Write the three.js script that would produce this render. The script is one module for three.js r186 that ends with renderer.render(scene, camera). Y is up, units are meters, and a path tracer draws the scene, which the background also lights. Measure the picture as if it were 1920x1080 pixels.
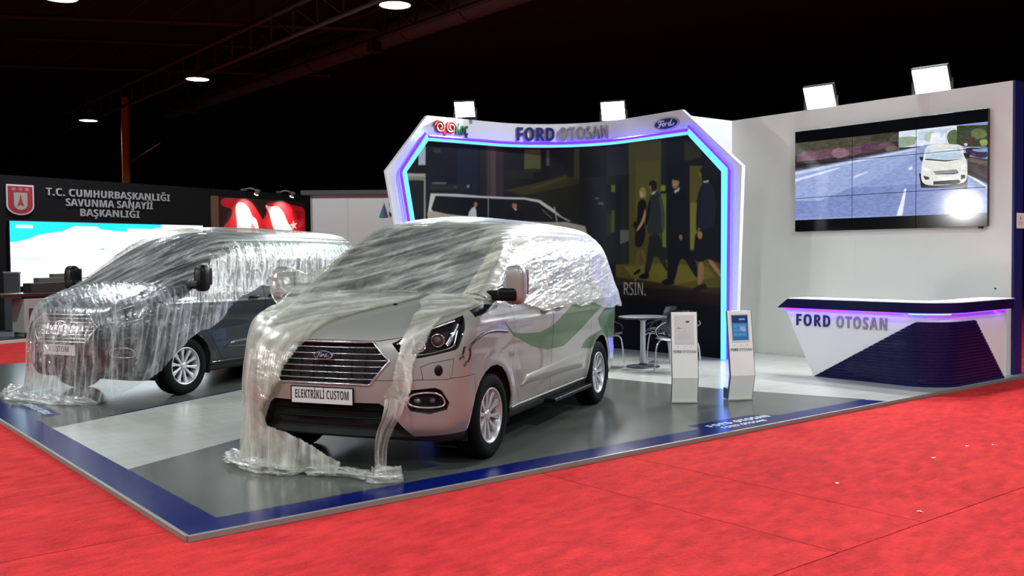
import * as THREE from 'three';
import { RoundedBoxGeometry } from 'three/addons/geometries/RoundedBoxGeometry.js';
import { TextGeometry } from 'three/addons/geometries/TextGeometry.js';
import { FontLoader } from 'three/addons/loaders/FontLoader.js';
import { mergeGeometries, mergeVertices, toCreasedNormals } from 'three/addons/utils/BufferGeometryUtils.js';
import { RectAreaLightUniformsLib } from 'three/addons/lights/RectAreaLightUniformsLib.js';

// ---------------------------------------------------------------- camera, exposure, large lights
RectAreaLightUniformsLib.init();
const scene = new THREE.Scene();
scene.background = new THREE.Color(0x000000);
const camera = new THREE.PerspectiveCamera(2 * Math.atan(540 / 1795.33) * 180 / Math.PI, 1920 / 1080, 0.1, 200);
camera.position.set(0, 1.6666, 0);
camera.rotation.order = 'YXZ';
camera.rotation.set(-0.0349, 0, -0.01);
const renderer = new THREE.WebGLRenderer({ antialias: true });
renderer.toneMapping = THREE.LinearToneMapping;
renderer.toneMappingExposure = 1.3;
renderer.shadowMap.enabled = true;
const BAY = 150, FLOOD = 58, LEDP = 1.0;      // lamp strengths (candela): hall high bays, stand floodlights; LED strip factor

// ---------------------------------------------------------------- frame of the exhibition stand
// s runs along the long open edge of the podium, l along the short open edge, both from the front corner
const YAW = 51.4475 * Math.PI / 180, SA = Math.sin(YAW), CA = Math.cos(YAW), CX = -1.9104, CZ = 5.567, TOP = 0.0381;
const ST = (s, l, y = 0) => new THREE.Vector3(CX + SA * s - CA * l, y, -(CZ + CA * s + SA * l));
const TURN = Math.PI / 2 - YAW;               // local x = s, local z = -l

// ---------------------------------------------------------------- helpers
let seed = 12345;
const rnd = () => { seed = (seed + 0x6d2b79f5) | 0; let t = Math.imul(seed ^ (seed >>> 15), 1 | seed); t = (t + Math.imul(t ^ (t >>> 7), 61 | t)) ^ t; return ((t ^ (t >>> 14)) >>> 0) / 4294967296; };
const rr = (a, b) => a + (b - a) * rnd();
const clamp = (x, a, b) => Math.min(b, Math.max(a, x)), mix = (a, b, t) => a + (b - a) * t;
const sstep = (a, b, x) => { const t = clamp((x - a) / (b - a), 0, 1); return t * t * (3 - 2 * t); };
const names = {};
function numbered(n) { const k = names[n] = (names[n] || 0) + 1; return k === 1 ? n : n + '_' + String(k - 1).padStart(3, '0'); }
function tag(o, label, category, group, kind) {
  if (label) o.userData.label = label;
  if (category) o.userData.category = category;
  if (group) o.userData.group = group;
  if (kind) o.userData.kind = kind;
  return o;
}
function thing(name, label, category, pos, turn = 0, group) {
  const o = new THREE.Group(); o.name = numbered(name); scene.add(o);
  if (pos) o.position.copy(pos);
  o.rotation.y = turn;
  return tag(o, label, category, group);
}
function plain(g) {                            // same attributes everywhere, so that pieces can be joined
  if (g.index) g = g.toNonIndexed();
  for (const k of Object.keys(g.attributes)) if (!['position', 'normal', 'uv'].includes(k)) g.deleteAttribute(k);
  if (!g.attributes.normal) g.computeVertexNormals();
  if (!g.attributes.uv) g.setAttribute('uv', new THREE.BufferAttribute(new Float32Array(g.attributes.position.count * 2), 2));
  return g;
}
const join = (gs) => { gs = [].concat(gs); return gs.length === 1 ? gs[0] : mergeGeometries(gs.map(plain)); };
function part(name, gs, m, parent) {
  const o = new THREE.Mesh(join(gs), m);
  o.name = name; o.castShadow = o.receiveShadow = true;
  if (parent) parent.add(o); else { o.name = numbered(name); scene.add(o); }
  return o;
}
function group(name, parent) { const g = new THREE.Group(); g.name = name; parent.add(g); return g; }
function structure(name, gs, m) { const o = part(name, gs, m); o.userData.kind = 'structure'; return o; }
const box = (w, h, d, x = 0, y = 0, z = 0, r = 0) => { const g = r ? new RoundedBoxGeometry(w, h, d, 2, r) : new THREE.BoxGeometry(w, h, d); return g.translate(x, y, z); };
const cyl = (r0, r1, h, x = 0, y = 0, z = 0, n = 20) => new THREE.CylinderGeometry(r0, r1, h, n).translate(x, y, z);
const tube = (pts, r, n = 40, k = 8, closed = false) => new THREE.TubeGeometry(new THREE.CatmullRomCurve3(pts.map((p) => p.isVector3 ? p : new THREE.Vector3(...p)), closed, 'centripetal'), n, r, k, closed);
function bar(a, b, r, k = 8) {                 // straight round bar
  const d = b.clone().sub(a), g = new THREE.CylinderGeometry(r, r, d.length(), k);
  g.applyQuaternion(new THREE.Quaternion().setFromUnitVectors(new THREE.Vector3(0, 1, 0), d.clone().normalize()));
  return g.translate((a.x + b.x) / 2, (a.y + b.y) / 2, (a.z + b.z) / 2);
}
function prism(pts, depth, bevel = 0) {        // outline in x, y extruded along z from 0
  const s = new THREE.Shape(pts.map((p) => new THREE.Vector2(p[0], p[1])));
  return new THREE.ExtrudeGeometry(s, { depth, bevelEnabled: bevel > 0, bevelSize: bevel, bevelThickness: bevel, bevelSegments: 2, bevelOffset: -bevel });
}
function metricUV(g) {                         // uv in metres by the side each face looks to
  g = plain(g);
  const p = g.attributes.position, uv = g.attributes.uv, a = new THREE.Vector3(), b = new THREE.Vector3(), c = new THREE.Vector3(), n = new THREE.Vector3();
  for (let i = 0; i < p.count; i += 3) {
    a.fromBufferAttribute(p, i); b.fromBufferAttribute(p, i + 1); c.fromBufferAttribute(p, i + 2);
    n.copy(b).sub(a).cross(c.clone().sub(a)).set(Math.abs(n.x), Math.abs(n.y), Math.abs(n.z));
    for (let k = 0; k < 3; k++) {
      const q = [a, b, c][k];
      if (n.y >= n.x && n.y >= n.z) uv.setXY(i + k, q.x, q.z); else if (n.x >= n.z) uv.setXY(i + k, q.z, q.y); else uv.setXY(i + k, q.x, q.y);
    }
  }
  return g;
}
// ---- value noise on a lattice that wraps, for textures and for folds
function hash(i, j, k = 0) { let h = Math.imul(i, 374761393) ^ Math.imul(j, 668265263) ^ Math.imul(k, 2147483647 ^ 97531); h = Math.imul(h ^ (h >>> 13), 1274126177); return ((h ^ (h >>> 16)) >>> 0) / 4294967296; }
function vnoise(x, y, wx = 0, wy = 0, k = 0) {
  const i = Math.floor(x), j = Math.floor(y), fx = x - i, fy = y - j, u = fx * fx * (3 - 2 * fx), v = fy * fy * (3 - 2 * fy);
  const w = (a, n) => n ? ((a % n) + n) % n : a;
  const h = (a, b) => hash(w(a, wx), w(b, wy), k);
  return mix(mix(h(i, j), h(i + 1, j), u), mix(h(i, j + 1), h(i + 1, j + 1), u), v);
}
function fbm(x, y, oct, wx = 0, wy = 0, k = 0) { let s = 0, a = 0.5, t = 0; for (let o = 0; o < oct; o++) { s += a * vnoise(x, y, wx, wy, k + o); t += a; x *= 2; y *= 2; wx *= 2; wy *= 2; a *= 0.5; } return s / t; }
function texture(w, h, fn, srgb = true) {      // fn(u, v) -> [r, g, b] in 0..1
  const d = new Uint8Array(w * h * 4);
  for (let y = 0, o = 0; y < h; y++) for (let x = 0; x < w; x++, o += 4) { const c = fn(x / w, y / h); d[o] = clamp(c[0], 0, 1) * 255; d[o + 1] = clamp(c[1], 0, 1) * 255; d[o + 2] = clamp(c[2], 0, 1) * 255; d[o + 3] = 255; }
  const t = new THREE.DataTexture(d, w, h, THREE.RGBAFormat);
  t.wrapS = t.wrapT = THREE.RepeatWrapping; t.magFilter = THREE.LinearFilter; t.minFilter = THREE.LinearFilter;
  if (srgb) t.colorSpace = THREE.SRGBColorSpace;
  t.needsUpdate = true;
  return t;
}
const again = (t, u, v) => { const c = t.clone(); c.repeat.set(u, v); c.needsUpdate = true; return c; };
function painted(w, h, draw) {
  const c = document.createElement('canvas'); c.width = w; c.height = h;
  draw(c.getContext('2d'), w, h);
  const t = new THREE.CanvasTexture(c); t.colorSpace = THREE.SRGBColorSpace; t.anisotropy = 8;
  return t;
}
const std = (color, roughness = 0.6, metalness = 0, more = {}) => new THREE.MeshStandardMaterial({ color, roughness, metalness, ...more });
const phys = (color, roughness, metalness, more) => new THREE.MeshPhysicalMaterial({ color, roughness, metalness, ...more });
const glow = (r, g, b, k = 1) => { const m = new THREE.MeshStandardMaterial({ color: 0x111111, roughness: 0.5 }); m.emissive.setRGB(r, g, b); m.emissiveIntensity = k; return m; };
const lin = (r, g, b) => new THREE.Color().setRGB(r, g, b);
const bold = await new FontLoader().loadAsync('fonts/droid/droid_sans_bold.typeface.json');
function letters(text, size, depth, spacing = 0, font = bold) {   // [{geometry, char}] set side by side from x = 0, and the total width
  let x = 0; const out = [], k = size / font.data.resolution;
  for (const ch of text) {
    const gl = font.data.glyphs[ch];
    if (ch !== ' ') { const g = new TextGeometry(ch, { font, size, depth, curveSegments: 5, bevelEnabled: false }); out.push({ geometry: g.translate(x, 0, 0), char: ch, x, w: gl.ha * k }); }
    x += gl.ha * k + spacing;
  }
  return { list: out, width: x };
}
const M = {
  white: std(lin(0.76, 0.76, 0.745), 0.5), whiteGloss: phys(lin(0.74, 0.74, 0.73), 0.35, 0, { clearcoat: 0.3, clearcoatRoughness: 0.2 }),
  black: std(lin(0.006, 0.006, 0.007), 0.6), blackGloss: std(lin(0.006, 0.006, 0.008), 0.15), darkGrey: std(lin(0.03, 0.03, 0.032), 0.6),
  navy: std(lin(0.004, 0.006, 0.06), 0.35), navyGloss: phys(lin(0.003, 0.004, 0.045), 0.35, 0, { specularIntensity: 0.4, clearcoat: 0.12, clearcoatRoughness: 0.1 }),
  chrome: std(lin(0.62, 0.63, 0.65), 0.2, 0.85), steel: std(lin(0.5, 0.5, 0.5), 0.35, 1), alu: std(lin(0.5, 0.48, 0.45), 0.45, 0.7),
};
// ================================================================ the hall
{
  const X0 = -48, X1 = 34, Z0 = -62, Z1 = 22, H = 10.4;
  const hallWall = std(lin(0.012, 0.012, 0.013), 0.9), deck = std(lin(0.010, 0.0095, 0.008), 0.95);
  structure('ceiling', box(X1 - X0, 0.2, Z1 - Z0, (X0 + X1) / 2, H + 0.1, (Z0 + Z1) / 2), deck);
  structure('wall_back', box(X1 - X0, H, 0.2, (X0 + X1) / 2, H / 2, Z0 - 0.1), hallWall);
  structure('wall_front', box(X1 - X0, H, 0.2, (X0 + X1) / 2, H / 2, Z1 + 0.1), hallWall);
  structure('wall_left', box(0.2, H, Z1 - Z0, X0 - 0.1, H / 2, (Z0 + Z1) / 2), hallWall);
  structure('wall_right', box(0.2, H, Z1 - Z0, X1 + 0.1, H / 2, (Z0 + Z1) / 2), hallWall);
  // red needle-felt carpet laid in rolls over the concrete; the joints between the rolls are real gaps
  const fuzz = texture(1024, 1024, (u, v) => {
    const a = fbm(u * 20 + 0.7 * v * 20, v * 40, 3, 20, 40, 3), b = vnoise(u * 300, v * 300, 300, 300, 9), c = fbm(u * 5, v * 5, 2, 5, 5, 14);
    const t = 0.88 + 0.17 * (a - 0.5) * 1.6 + 0.10 * (b - 0.5) + 0.06 * (c - 0.5);
    return [0.80 * t, (0.205 + 0.02 * (c - 0.5)) * t, (0.205 + 0.03 * (b - 0.5)) * t];
  });
  fuzz.repeat.set(1 / 2.6, 1 / 2.6);
  const pile = texture(768, 768, (u, v) => { const h = 0.55 * fbm(u * 30 + 18 * v, v * 50, 3, 30, 50, 31) + 0.45 * vnoise(u * 200, v * 200, 200, 200, 5); return [h, h, h]; }, false);
  pile.repeat.set(1 / 2.6, 1 / 2.6);
  const felt = new THREE.MeshPhysicalMaterial({ map: fuzz, roughness: 0.95, specularIntensity: 0.1, bumpMap: pile, bumpScale: 0.012 });
  const floor = structure('floor', box(X1 - X0, 0.2, Z1 - Z0, (X0 + X1) / 2, -0.112, (Z0 + Z1) / 2), std(lin(0.05, 0.02, 0.02), 0.9));
  const lay = (s0, s1, l0, l1) => {
    const g = metricUV(box(s1 - s0 - 0.010, 0.012, l1 - l0 - 0.010, 0, -0.006, 0)), c = ST((s0 + s1) / 2, (l0 + l1) / 2, 0);
    const uv = g.attributes.uv, ox = s0, oy = l0; for (let i = 0; i < uv.count; i++) uv.setXY(i, uv.getX(i) + ox + (s0 + s1) / 2 * 0, uv.getY(i) + oy * 1.37);
    const o = part('carpet_roll', g, felt, floor); o.position.copy(c); o.rotation.y = TURN;
  };
  lay(-22, 2.7, -2.56, 0.3); lay(2.7, 3.62, -2.56, 0.3); lay(3.62, 26, -2.56, 0.3);
  lay(-22, 0.3, 0.3, 24); lay(0.3, 26, 0.3, 30);
  lay(-22, 26, -5.6, -2.56); lay(-22, 26, -20, -5.6); lay(-22, 0.3, 24, 40);
}
// ---------------------------------------------------------------- roof steel: trusses, a duct and the high-bay lamps
{
  const steel = std(lin(0.022, 0.016, 0.012), 0.7), grey = std(lin(0.06, 0.06, 0.06), 0.6);
  const truss = (a, b, h, n, m, label) => {      // plane lattice girder: chords, posts and diagonals
    const t = thing('roof_truss', label, 'truss', new THREE.Vector3());
    const up = new THREE.Vector3(0, h, 0), at = (k) => a.clone().lerp(b, k / n);
    part('bottom_chord', bar(a, b, 0.07, 6), m, t); part('top_chord', bar(a.clone().add(up), b.clone().add(up), 0.07, 6), m, t);
    for (let k = 0; k <= n; k++) { part('post', bar(at(k), at(k).add(up), 0.035, 5), m, t); if (k < n) part('diagonal', bar(at(k), at(k + 1).add(up), 0.03, 5), m, t); }
    return t;
  };
  const v = (x, y, z) => new THREE.Vector3(x, y, z);
  truss(v(-1.5, 7.75, -21), v(-21, 7.75, -45.5), 0.8, 22, grey, 'long grey lattice roof girder under the black ceiling above the portal');
  truss(v(4.5, 8.4, -19.2), v(-16.2, 8.4, -45), 0.9, 20, steel, 'dark roof girder running beside the round duct');
  truss(v(-34, 8.7, -24), v(-4, 8.7, -30), 1.0, 24, steel, 'dark brown roof girder crossing at the upper left');
  truss(v(-36, 8.7, -31), v(-7, 8.7, -37.5), 1.0, 24, steel, 'dark brown roof girder farther back behind the lamps');
  const duct = thing('air_duct', 'grey round ventilation duct hung under the dark roof', 'duct', v(0, 0, 0));
  const d0 = v(1.2, 9.0, -25.5), d1 = v(-17, 9.0, -48);
  part('duct_tube', bar(d0, d1, 0.42, 20), grey, duct);
  for (let k = 0; k < 9; k++) part('flange', bar(d0.clone().lerp(d1, k / 9 + 0.02), d0.clone().lerp(d1, k / 9 + 0.025), 0.46, 20), grey, duct);
  for (const [x, y, z, w, l, h] of [[-4.2, 8.15, -29.96, 0.36, 'small dark red box hung under the girder beside the top lamp', 0.55], [-12.06, 7.3, -36.38, 0.34, 'small dark red box hung far back under the roof', 1.4]]) {
    const t = thing('hanging_box', l, 'box', v(x, y, z), 0.7);
    part('body', box(w, w, 0.3, 0, 0, 0, 0.03), std(lin(0.016, 0.0012, 0.001), 0.95), t); part('hanger', [bar(v(-0.1, w / 2, 0), v(-0.1, h, 0), 0.012, 5), bar(v(0.1, w / 2, 0), v(0.1, h, 0), 0.012, 5)], M.darkGrey, t);
  }
  const lampFace = glow(1, 0.95, 0.9, 9), shell = std(lin(0.25, 0.25, 0.25), 0.4, 0.6);
  const shade = new THREE.LatheGeometry([[0.06, 0.42], [0.09, 0.4], [0.1, 0.26], [0.16, 0.2], [0.3, 0.06], [0.33, 0], [0.318, 0], [0.29, 0.06], [0.15, 0.19], [0.001, 0.2]].map((p) => new THREE.Vector2(...p)), 32);
  const lens = new THREE.CylinderGeometry(0.3, 0.3, 0.012, 32).translate(0, 0.012, 0);
  const rod = bar(v(0, 0.4, 0), v(0, 2.6, 0), 0.012, 6);
  const LAMPS = [[-2.74, 23.2, 'bright white high bay lamp at the top, nearest of the three large hall lamps'], [-10.53, 32.5, 'white high bay lamp in the middle of the row of three'], [-18.36, 41.9, 'white high bay lamp lowest and farthest in the row of three'], [-10.35, 22.3, 'high bay lamp cut by the upper frame edge over the shield wall'],
    [-25, 46.5, 'dim far hall lamp at the left edge'], [5.05, 13.9], [12.85, 4.6], [5.2, 3.7], [-10.3, 12.05], [-2.5, 2.7], [13, -5.6], [5.3, -6.6], [-10.2, 1.75], [-2.4, -7.6], [-10.1, -8.5], [20.7, -4.7], [5.4, -16.9], [-2.3, -17.9]];
  LAMPS.forEach(([x, z, label], i) => {
    const y = 7.667;
    const t = thing('high_bay_lamp', label || 'round white high bay lamp hung above the aisle', 'lamp', v(x, y, -z), 0, label ? undefined : 'high bay lamps over the aisle');
    part('shade', shade, shell, t); part('lens', lens, lampFace, t); part('rod', rod, M.darkGrey, t);
    if (i < 4) t.scale.setScalar(1.2);
    if (i === 4) { t.scale.setScalar(0.8); return; }
    const s = new THREE.SpotLight(0xeefaff, BAY, 0, 1.45, 0.35, 2);
    s.position.set(x, y - 0.03, -z); s.target.position.set(x, 0, -z); s.shadow.radius = 15; s.castShadow = true;
    s.name = 'high_bay_beam'; scene.add(s, s.target);
  });
  const col = thing('steel_column', 'rust orange steel column behind the black shield wall', 'column', v(-16.6, 0, -41.5));
  part('shaft', box(0.26, 8.6, 0.26, 0, 4.3, 0, 0.02), std(lin(0.6, 0.24, 0.05), 0.6), col);
  for (const y of [4.7, 5.7]) part('brace', bar(v(0, y, 0), v(1.5, y + (y > 5 ? 0.9 : 0), 0), 0.04, 6), std(lin(0.12, 0.05, 0.02), 0.7), col);
}
// ================================================================ the podium
const podium = new THREE.Group(); podium.name = 'podium_floor'; podium.userData.kind = 'structure'; scene.add(podium);
podium.position.copy(ST(0, 0, 0)); podium.rotation.y = TURN;
{
  const scuff = texture(1024, 1024, (u, v) => { const a = fbm(u * 7, v * 7, 3, 7, 7, 2), b = fbm(u * 90, v * 6, 2, 90, 6, 8), c = fbm(u * 5, v * 70, 2, 5, 70, 21); const t = 0.95 + 0.05 * (a - 0.5) + 0.05 * (b - 0.5) + 0.05 * (c - 0.5); return [t, t, t]; });
  scuff.repeat.set(1 / 3.1, 1 / 3.1);
  const rough = texture(512, 512, (u, v) => { const a = 0.9 + 0.16 * (fbm(u * 5, v * 5, 4, 5, 5, 61) - 0.5); return [a, a, a]; }, false);
  rough.repeat.set(1 / 2.3, 1 / 2.3);
  const lino = (c, spec = 0.5) => new THREE.MeshPhysicalMaterial({ color: c, map: scuff, roughness: 0.24, roughnessMap: rough, specularIntensity: spec });
  const grey = lino(lin(0.074, 0.080, 0.071)), white = lino(lin(0.37, 0.37, 0.345)), blue = lino(lin(0.0022, 0.0065, 0.082), 0.12);
  const W = 10.81, L = 11.05, e = 0.02, b0 = 0.27;
  const slab = (pts, m, name, thick = 0.012) => {           // flat piece of flooring with its own thickness, outline in (s, l)
    const g = prism(pts.map(([s, l]) => [s, l]), thick).rotateX(-Math.PI / 2).translate(0, TOP - thick, 0);
    const o = part(name, metricUV(g), m, podium); return o;
  };
  part('deck', box(W + 0.25, TOP - 0.013, L, (W + 0.25) / 2, (TOP - 0.013) / 2, -L / 2), std(lin(0.2, 0.18, 0.15), 0.8), podium);
  // aluminium nosing round the two open edges
  const nose = phys(lin(0.20, 0.18, 0.15), 0.5, 0.2, {});
  part('edge_trim', box(W + 0.27, TOP + 0.003, 0.024, (W + 0.25) / 2, (TOP + 0.003) / 2, 0.01, 0.005), nose, podium);
  part('edge_trim', box(0.024, TOP + 0.003, L, -0.01, (TOP + 0.003) / 2, -L / 2, 0.005), nose, podium);
  // flooring: blue border, grey fields, the white lane between the vans, white field at the back
  const dir = Math.tan(28 * Math.PI / 180), lane = (l0, s) => l0 + (s - b0) * dir;
  const g0 = [[7.66, 0.0], [7.05, 1.9], [6.78, 3.44], [6.3, 6.2], [6.0, 8.4]];  // where the grey ends towards the portal
  slab([[0, 0], [7.62, 0], [7.53, 0.24], [6.05, 0.24], [5.8, 0.44], [4.88, 0.44], [4.88, b0], [b0, b0], [b0, 5.12], [0.55, 5.2], [0.55, 6.3], [b0, 6.3], [b0, L], [0, L]], blue, 'blue_border');
  const sEnd = (l0) => { for (let s = 4; s < 8; s += 0.002) { const l = lane(l0, s); for (let k = 0; k < 4; k++) { const [a, b] = [g0[k], g0[k + 1]]; if (l >= a[1] && l < b[1] && s >= a[0] + (b[0] - a[0]) * (l - a[1]) / (b[1] - a[1])) return s; } } return 6; };
  const se0 = sEnd(2.06), se1 = sEnd(4.4);
  const edge = (l) => { for (let k = 0; k < 4; k++) { const [a, b] = [g0[k], g0[k + 1]]; if (l <= b[1]) return a[0] + (b[0] - a[0]) * (l - a[1]) / (b[1] - a[1]); } return 6; };
  const mids = (la, lb) => g0.filter((p) => p[1] > la && p[1] < lb);
  slab([[b0, b0], [4.88, b0], [4.88, 0.44], [5.8, 0.44], [6.05, 0.24], [7.58, 0.24], ...mids(0.3, lane(2.06, se0)), [se0, lane(2.06, se0)], [b0, 2.06]], grey, 'grey_field');
  slab([[b0, 2.06], [se0, lane(2.06, se0)], ...mids(lane(2.06, se0), lane(4.4, se1)), [se1, lane(4.4, se1)], [b0, 4.4]], white, 'white_lane');
  slab([[b0, 4.4], [se1, lane(4.4, se1)], [edge(8.2), 8.2], [5.6, L], [b0, L], [b0, 6.3], [0.55, 6.3], [0.55, 5.2], [b0, 5.12]], grey, 'grey_field');
  slab([[7.62, 0], [W + 0.25, 0], [W + 0.25, L], [5.6, L], [edge(8.2), 8.2], ...g0.slice(1, 4).reverse(), [7.58, 0.24]], white, 'white_field');
  slab([[0.9, lane(4.4, 0.9) + 0.0], [se1, lane(4.4, se1)], [se1, lane(4.4, se1) + 0.05], [0.9, lane(4.4, 0.9) + 0.05]], blue, 'blue_line', 0.0125).position.y = 0.0012;
  // white lettering stuck to the two blue boxes
  const film = std(lin(0.55, 0.58, 0.65), 0.4);
  const stick = (text, size, s, l, turn) => { const t = letters(text, size, 0.0012, size * 0.12); const g = join(t.list.map((q) => q.geometry)).rotateX(-Math.PI / 2).rotateY(turn).translate(s, TOP + 0.0002, -l); part('floor_lettering', g, film, podium); };
  stick('FORD OTOSAN', 0.085, 0.5, 5.35, Math.PI / 2 + 0.03);
  stick('FORD OTOSAN', 0.085, 5.0, 0.25, 0); stick('FORD OTOSAN', 0.06, 5.05, 0.13, 0);
}
// ================================================================ white wall with the video wall
const HW = 3.84;
{
  const wall = new THREE.Group(); wall.name = 'wall_stand'; wall.userData.kind = 'structure'; scene.add(wall);
  wall.position.copy(ST(10.81, 0.12, TOP)); wall.rotation.y = TURN;
  const paint = texture(512, 512, (u, v) => { const t = 0.97 + 0.03 * (fbm(u * 6, v * 6, 4, 6, 6, 77) - 0.5); return [t, t, t * 0.99]; });
  paint.repeat.set(0.3, 0.3);
  const wm = new THREE.MeshStandardMaterial({ color: lin(0.80, 0.80, 0.775), map: paint, roughness: 0.55 });
  for (let k = 0; k < 4; k++) part('wall_board', metricUV(box(0.24, HW - TOP, 1.124, 0.12, (HW - TOP) / 2, -0.562 - 1.125 * k)), wm, wall);
  part('end_panel', box(0.245, HW - TOP, 0.03, 0.1225, (HW - TOP) / 2, 0.016, 0.004), std(lin(0.004, 0.008, 0.10), 0.5), wall);
  for (const y of [1.12, 0.97]) part('cable_hole', cyl(0.012, 0.012, 0.012, 0, 0, 0, 14).rotateZ(Math.PI / 2).translate(-0.004, y, -0.2), M.black, wall);
  const sg = thing('wall_notice', 'small white notice with red print on the blue wall end', 'sign', ST(10.95, 0.075, 2.04), TURN);
  part('plate', box(0.30, 0.2, 0.008, 0.05, 0, 0.0, 0.002), std(lin(0.75, 0.7, 0.7), 0.5), sg);
  part('emblem', prism([[-0.02, 0], [0.02, 0], [0, 0.045]], 0.003).translate(0, 0.015, 0.004), std(lin(0.5, 0.05, 0.06), 0.5), sg);
  for (const y of [-0.02, -0.045]) part('text_line', box(0.09, 0.012, 0.003, 0, y, 0.005), std(lin(0.6, 0.3, 0.3), 0.5), sg);
}
// ================================================================ the portal: a white hexagonal frame bent round the back corner of the stand
const bendAt = (u, d = 0, y = 0) => {          // u along the front, d back from it
  let s, l, ns, nl;
  if (u < 2.6) { s = 5.4 + u; l = 7.45; ns = 0; nl = 1; }
  else if (u < 5.113) { const a = Math.PI / 2 - (u - 2.6) / 1.6; ns = Math.cos(a); nl = Math.sin(a); s = 8 + 1.6 * ns; l = 5.85 + 1.6 * nl; }
  else { s = 9.6; l = 5.85 - (u - 5.113); ns = 1; nl = 0; }
  return ST(s + ns * d, l + nl * d, y);
};
const bent = (g) => {                          // geometry drawn flat (x = u, y = height, z = towards the viewer) laid on the bend
  const p = g.attributes.position, v = new THREE.Vector3();
  for (let i = 0; i < p.count; i++) { v.copy(bendAt(p.getX(i), -p.getZ(i), p.getY(i))); p.setXYZ(i, v.x, v.y, v.z); }
  return toCreasedNormals(g, 0.45);
};
const bentStrip = (y0, y1, u0a, u1a, u0b, u1b, z0, z1, n) => {   // closed strip: bottom edge from u0a to u1a at y0, top edge from u0b to u1b at y1
  const pos = [], uv = [], idx = [];
  for (let i = 0; i <= n; i++) { const t = i / n, ua = mix(u0a, u1a, t), ub = mix(u0b, u1b, t); for (const [u, y, z] of [[ua, y0, z1], [ub, y1, z1], [ub, y1, z0], [ua, y0, z0]]) { pos.push(u, y, z); uv.push(u, y); } }
  for (let i = 0; i < n; i++) for (let k = 0; k < 4; k++) { const a = i * 4 + k, b = i * 4 + (k + 1) % 4, c = a + 4, d = b + 4; idx.push(a, c, b, b, c, d); }
  idx.push(0, 1, 2, 0, 2, 3); const e = n * 4; idx.push(e, e + 2, e + 1, e, e + 3, e + 2);
  const g = new THREE.BufferGeometry(); g.setAttribute('position', new THREE.BufferAttribute(new Float32Array(pos), 3)); g.setAttribute('uv', new THREE.BufferAttribute(new Float32Array(uv), 2)); g.setIndex(idx);
  return bent(plain(g));
};
const dense = (poly, step = 0.1) => { const o = []; poly.forEach((p, i) => { const q = poly[(i + 1) % poly.length], n = Math.max(1, Math.ceil(Math.hypot(q[0] - p[0], q[1] - p[1]) / step)); for (let k = 0; k < n; k++) o.push([mix(p[0], q[0], k / n), mix(p[1], q[1], k / n)]); }); return o; };
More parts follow.
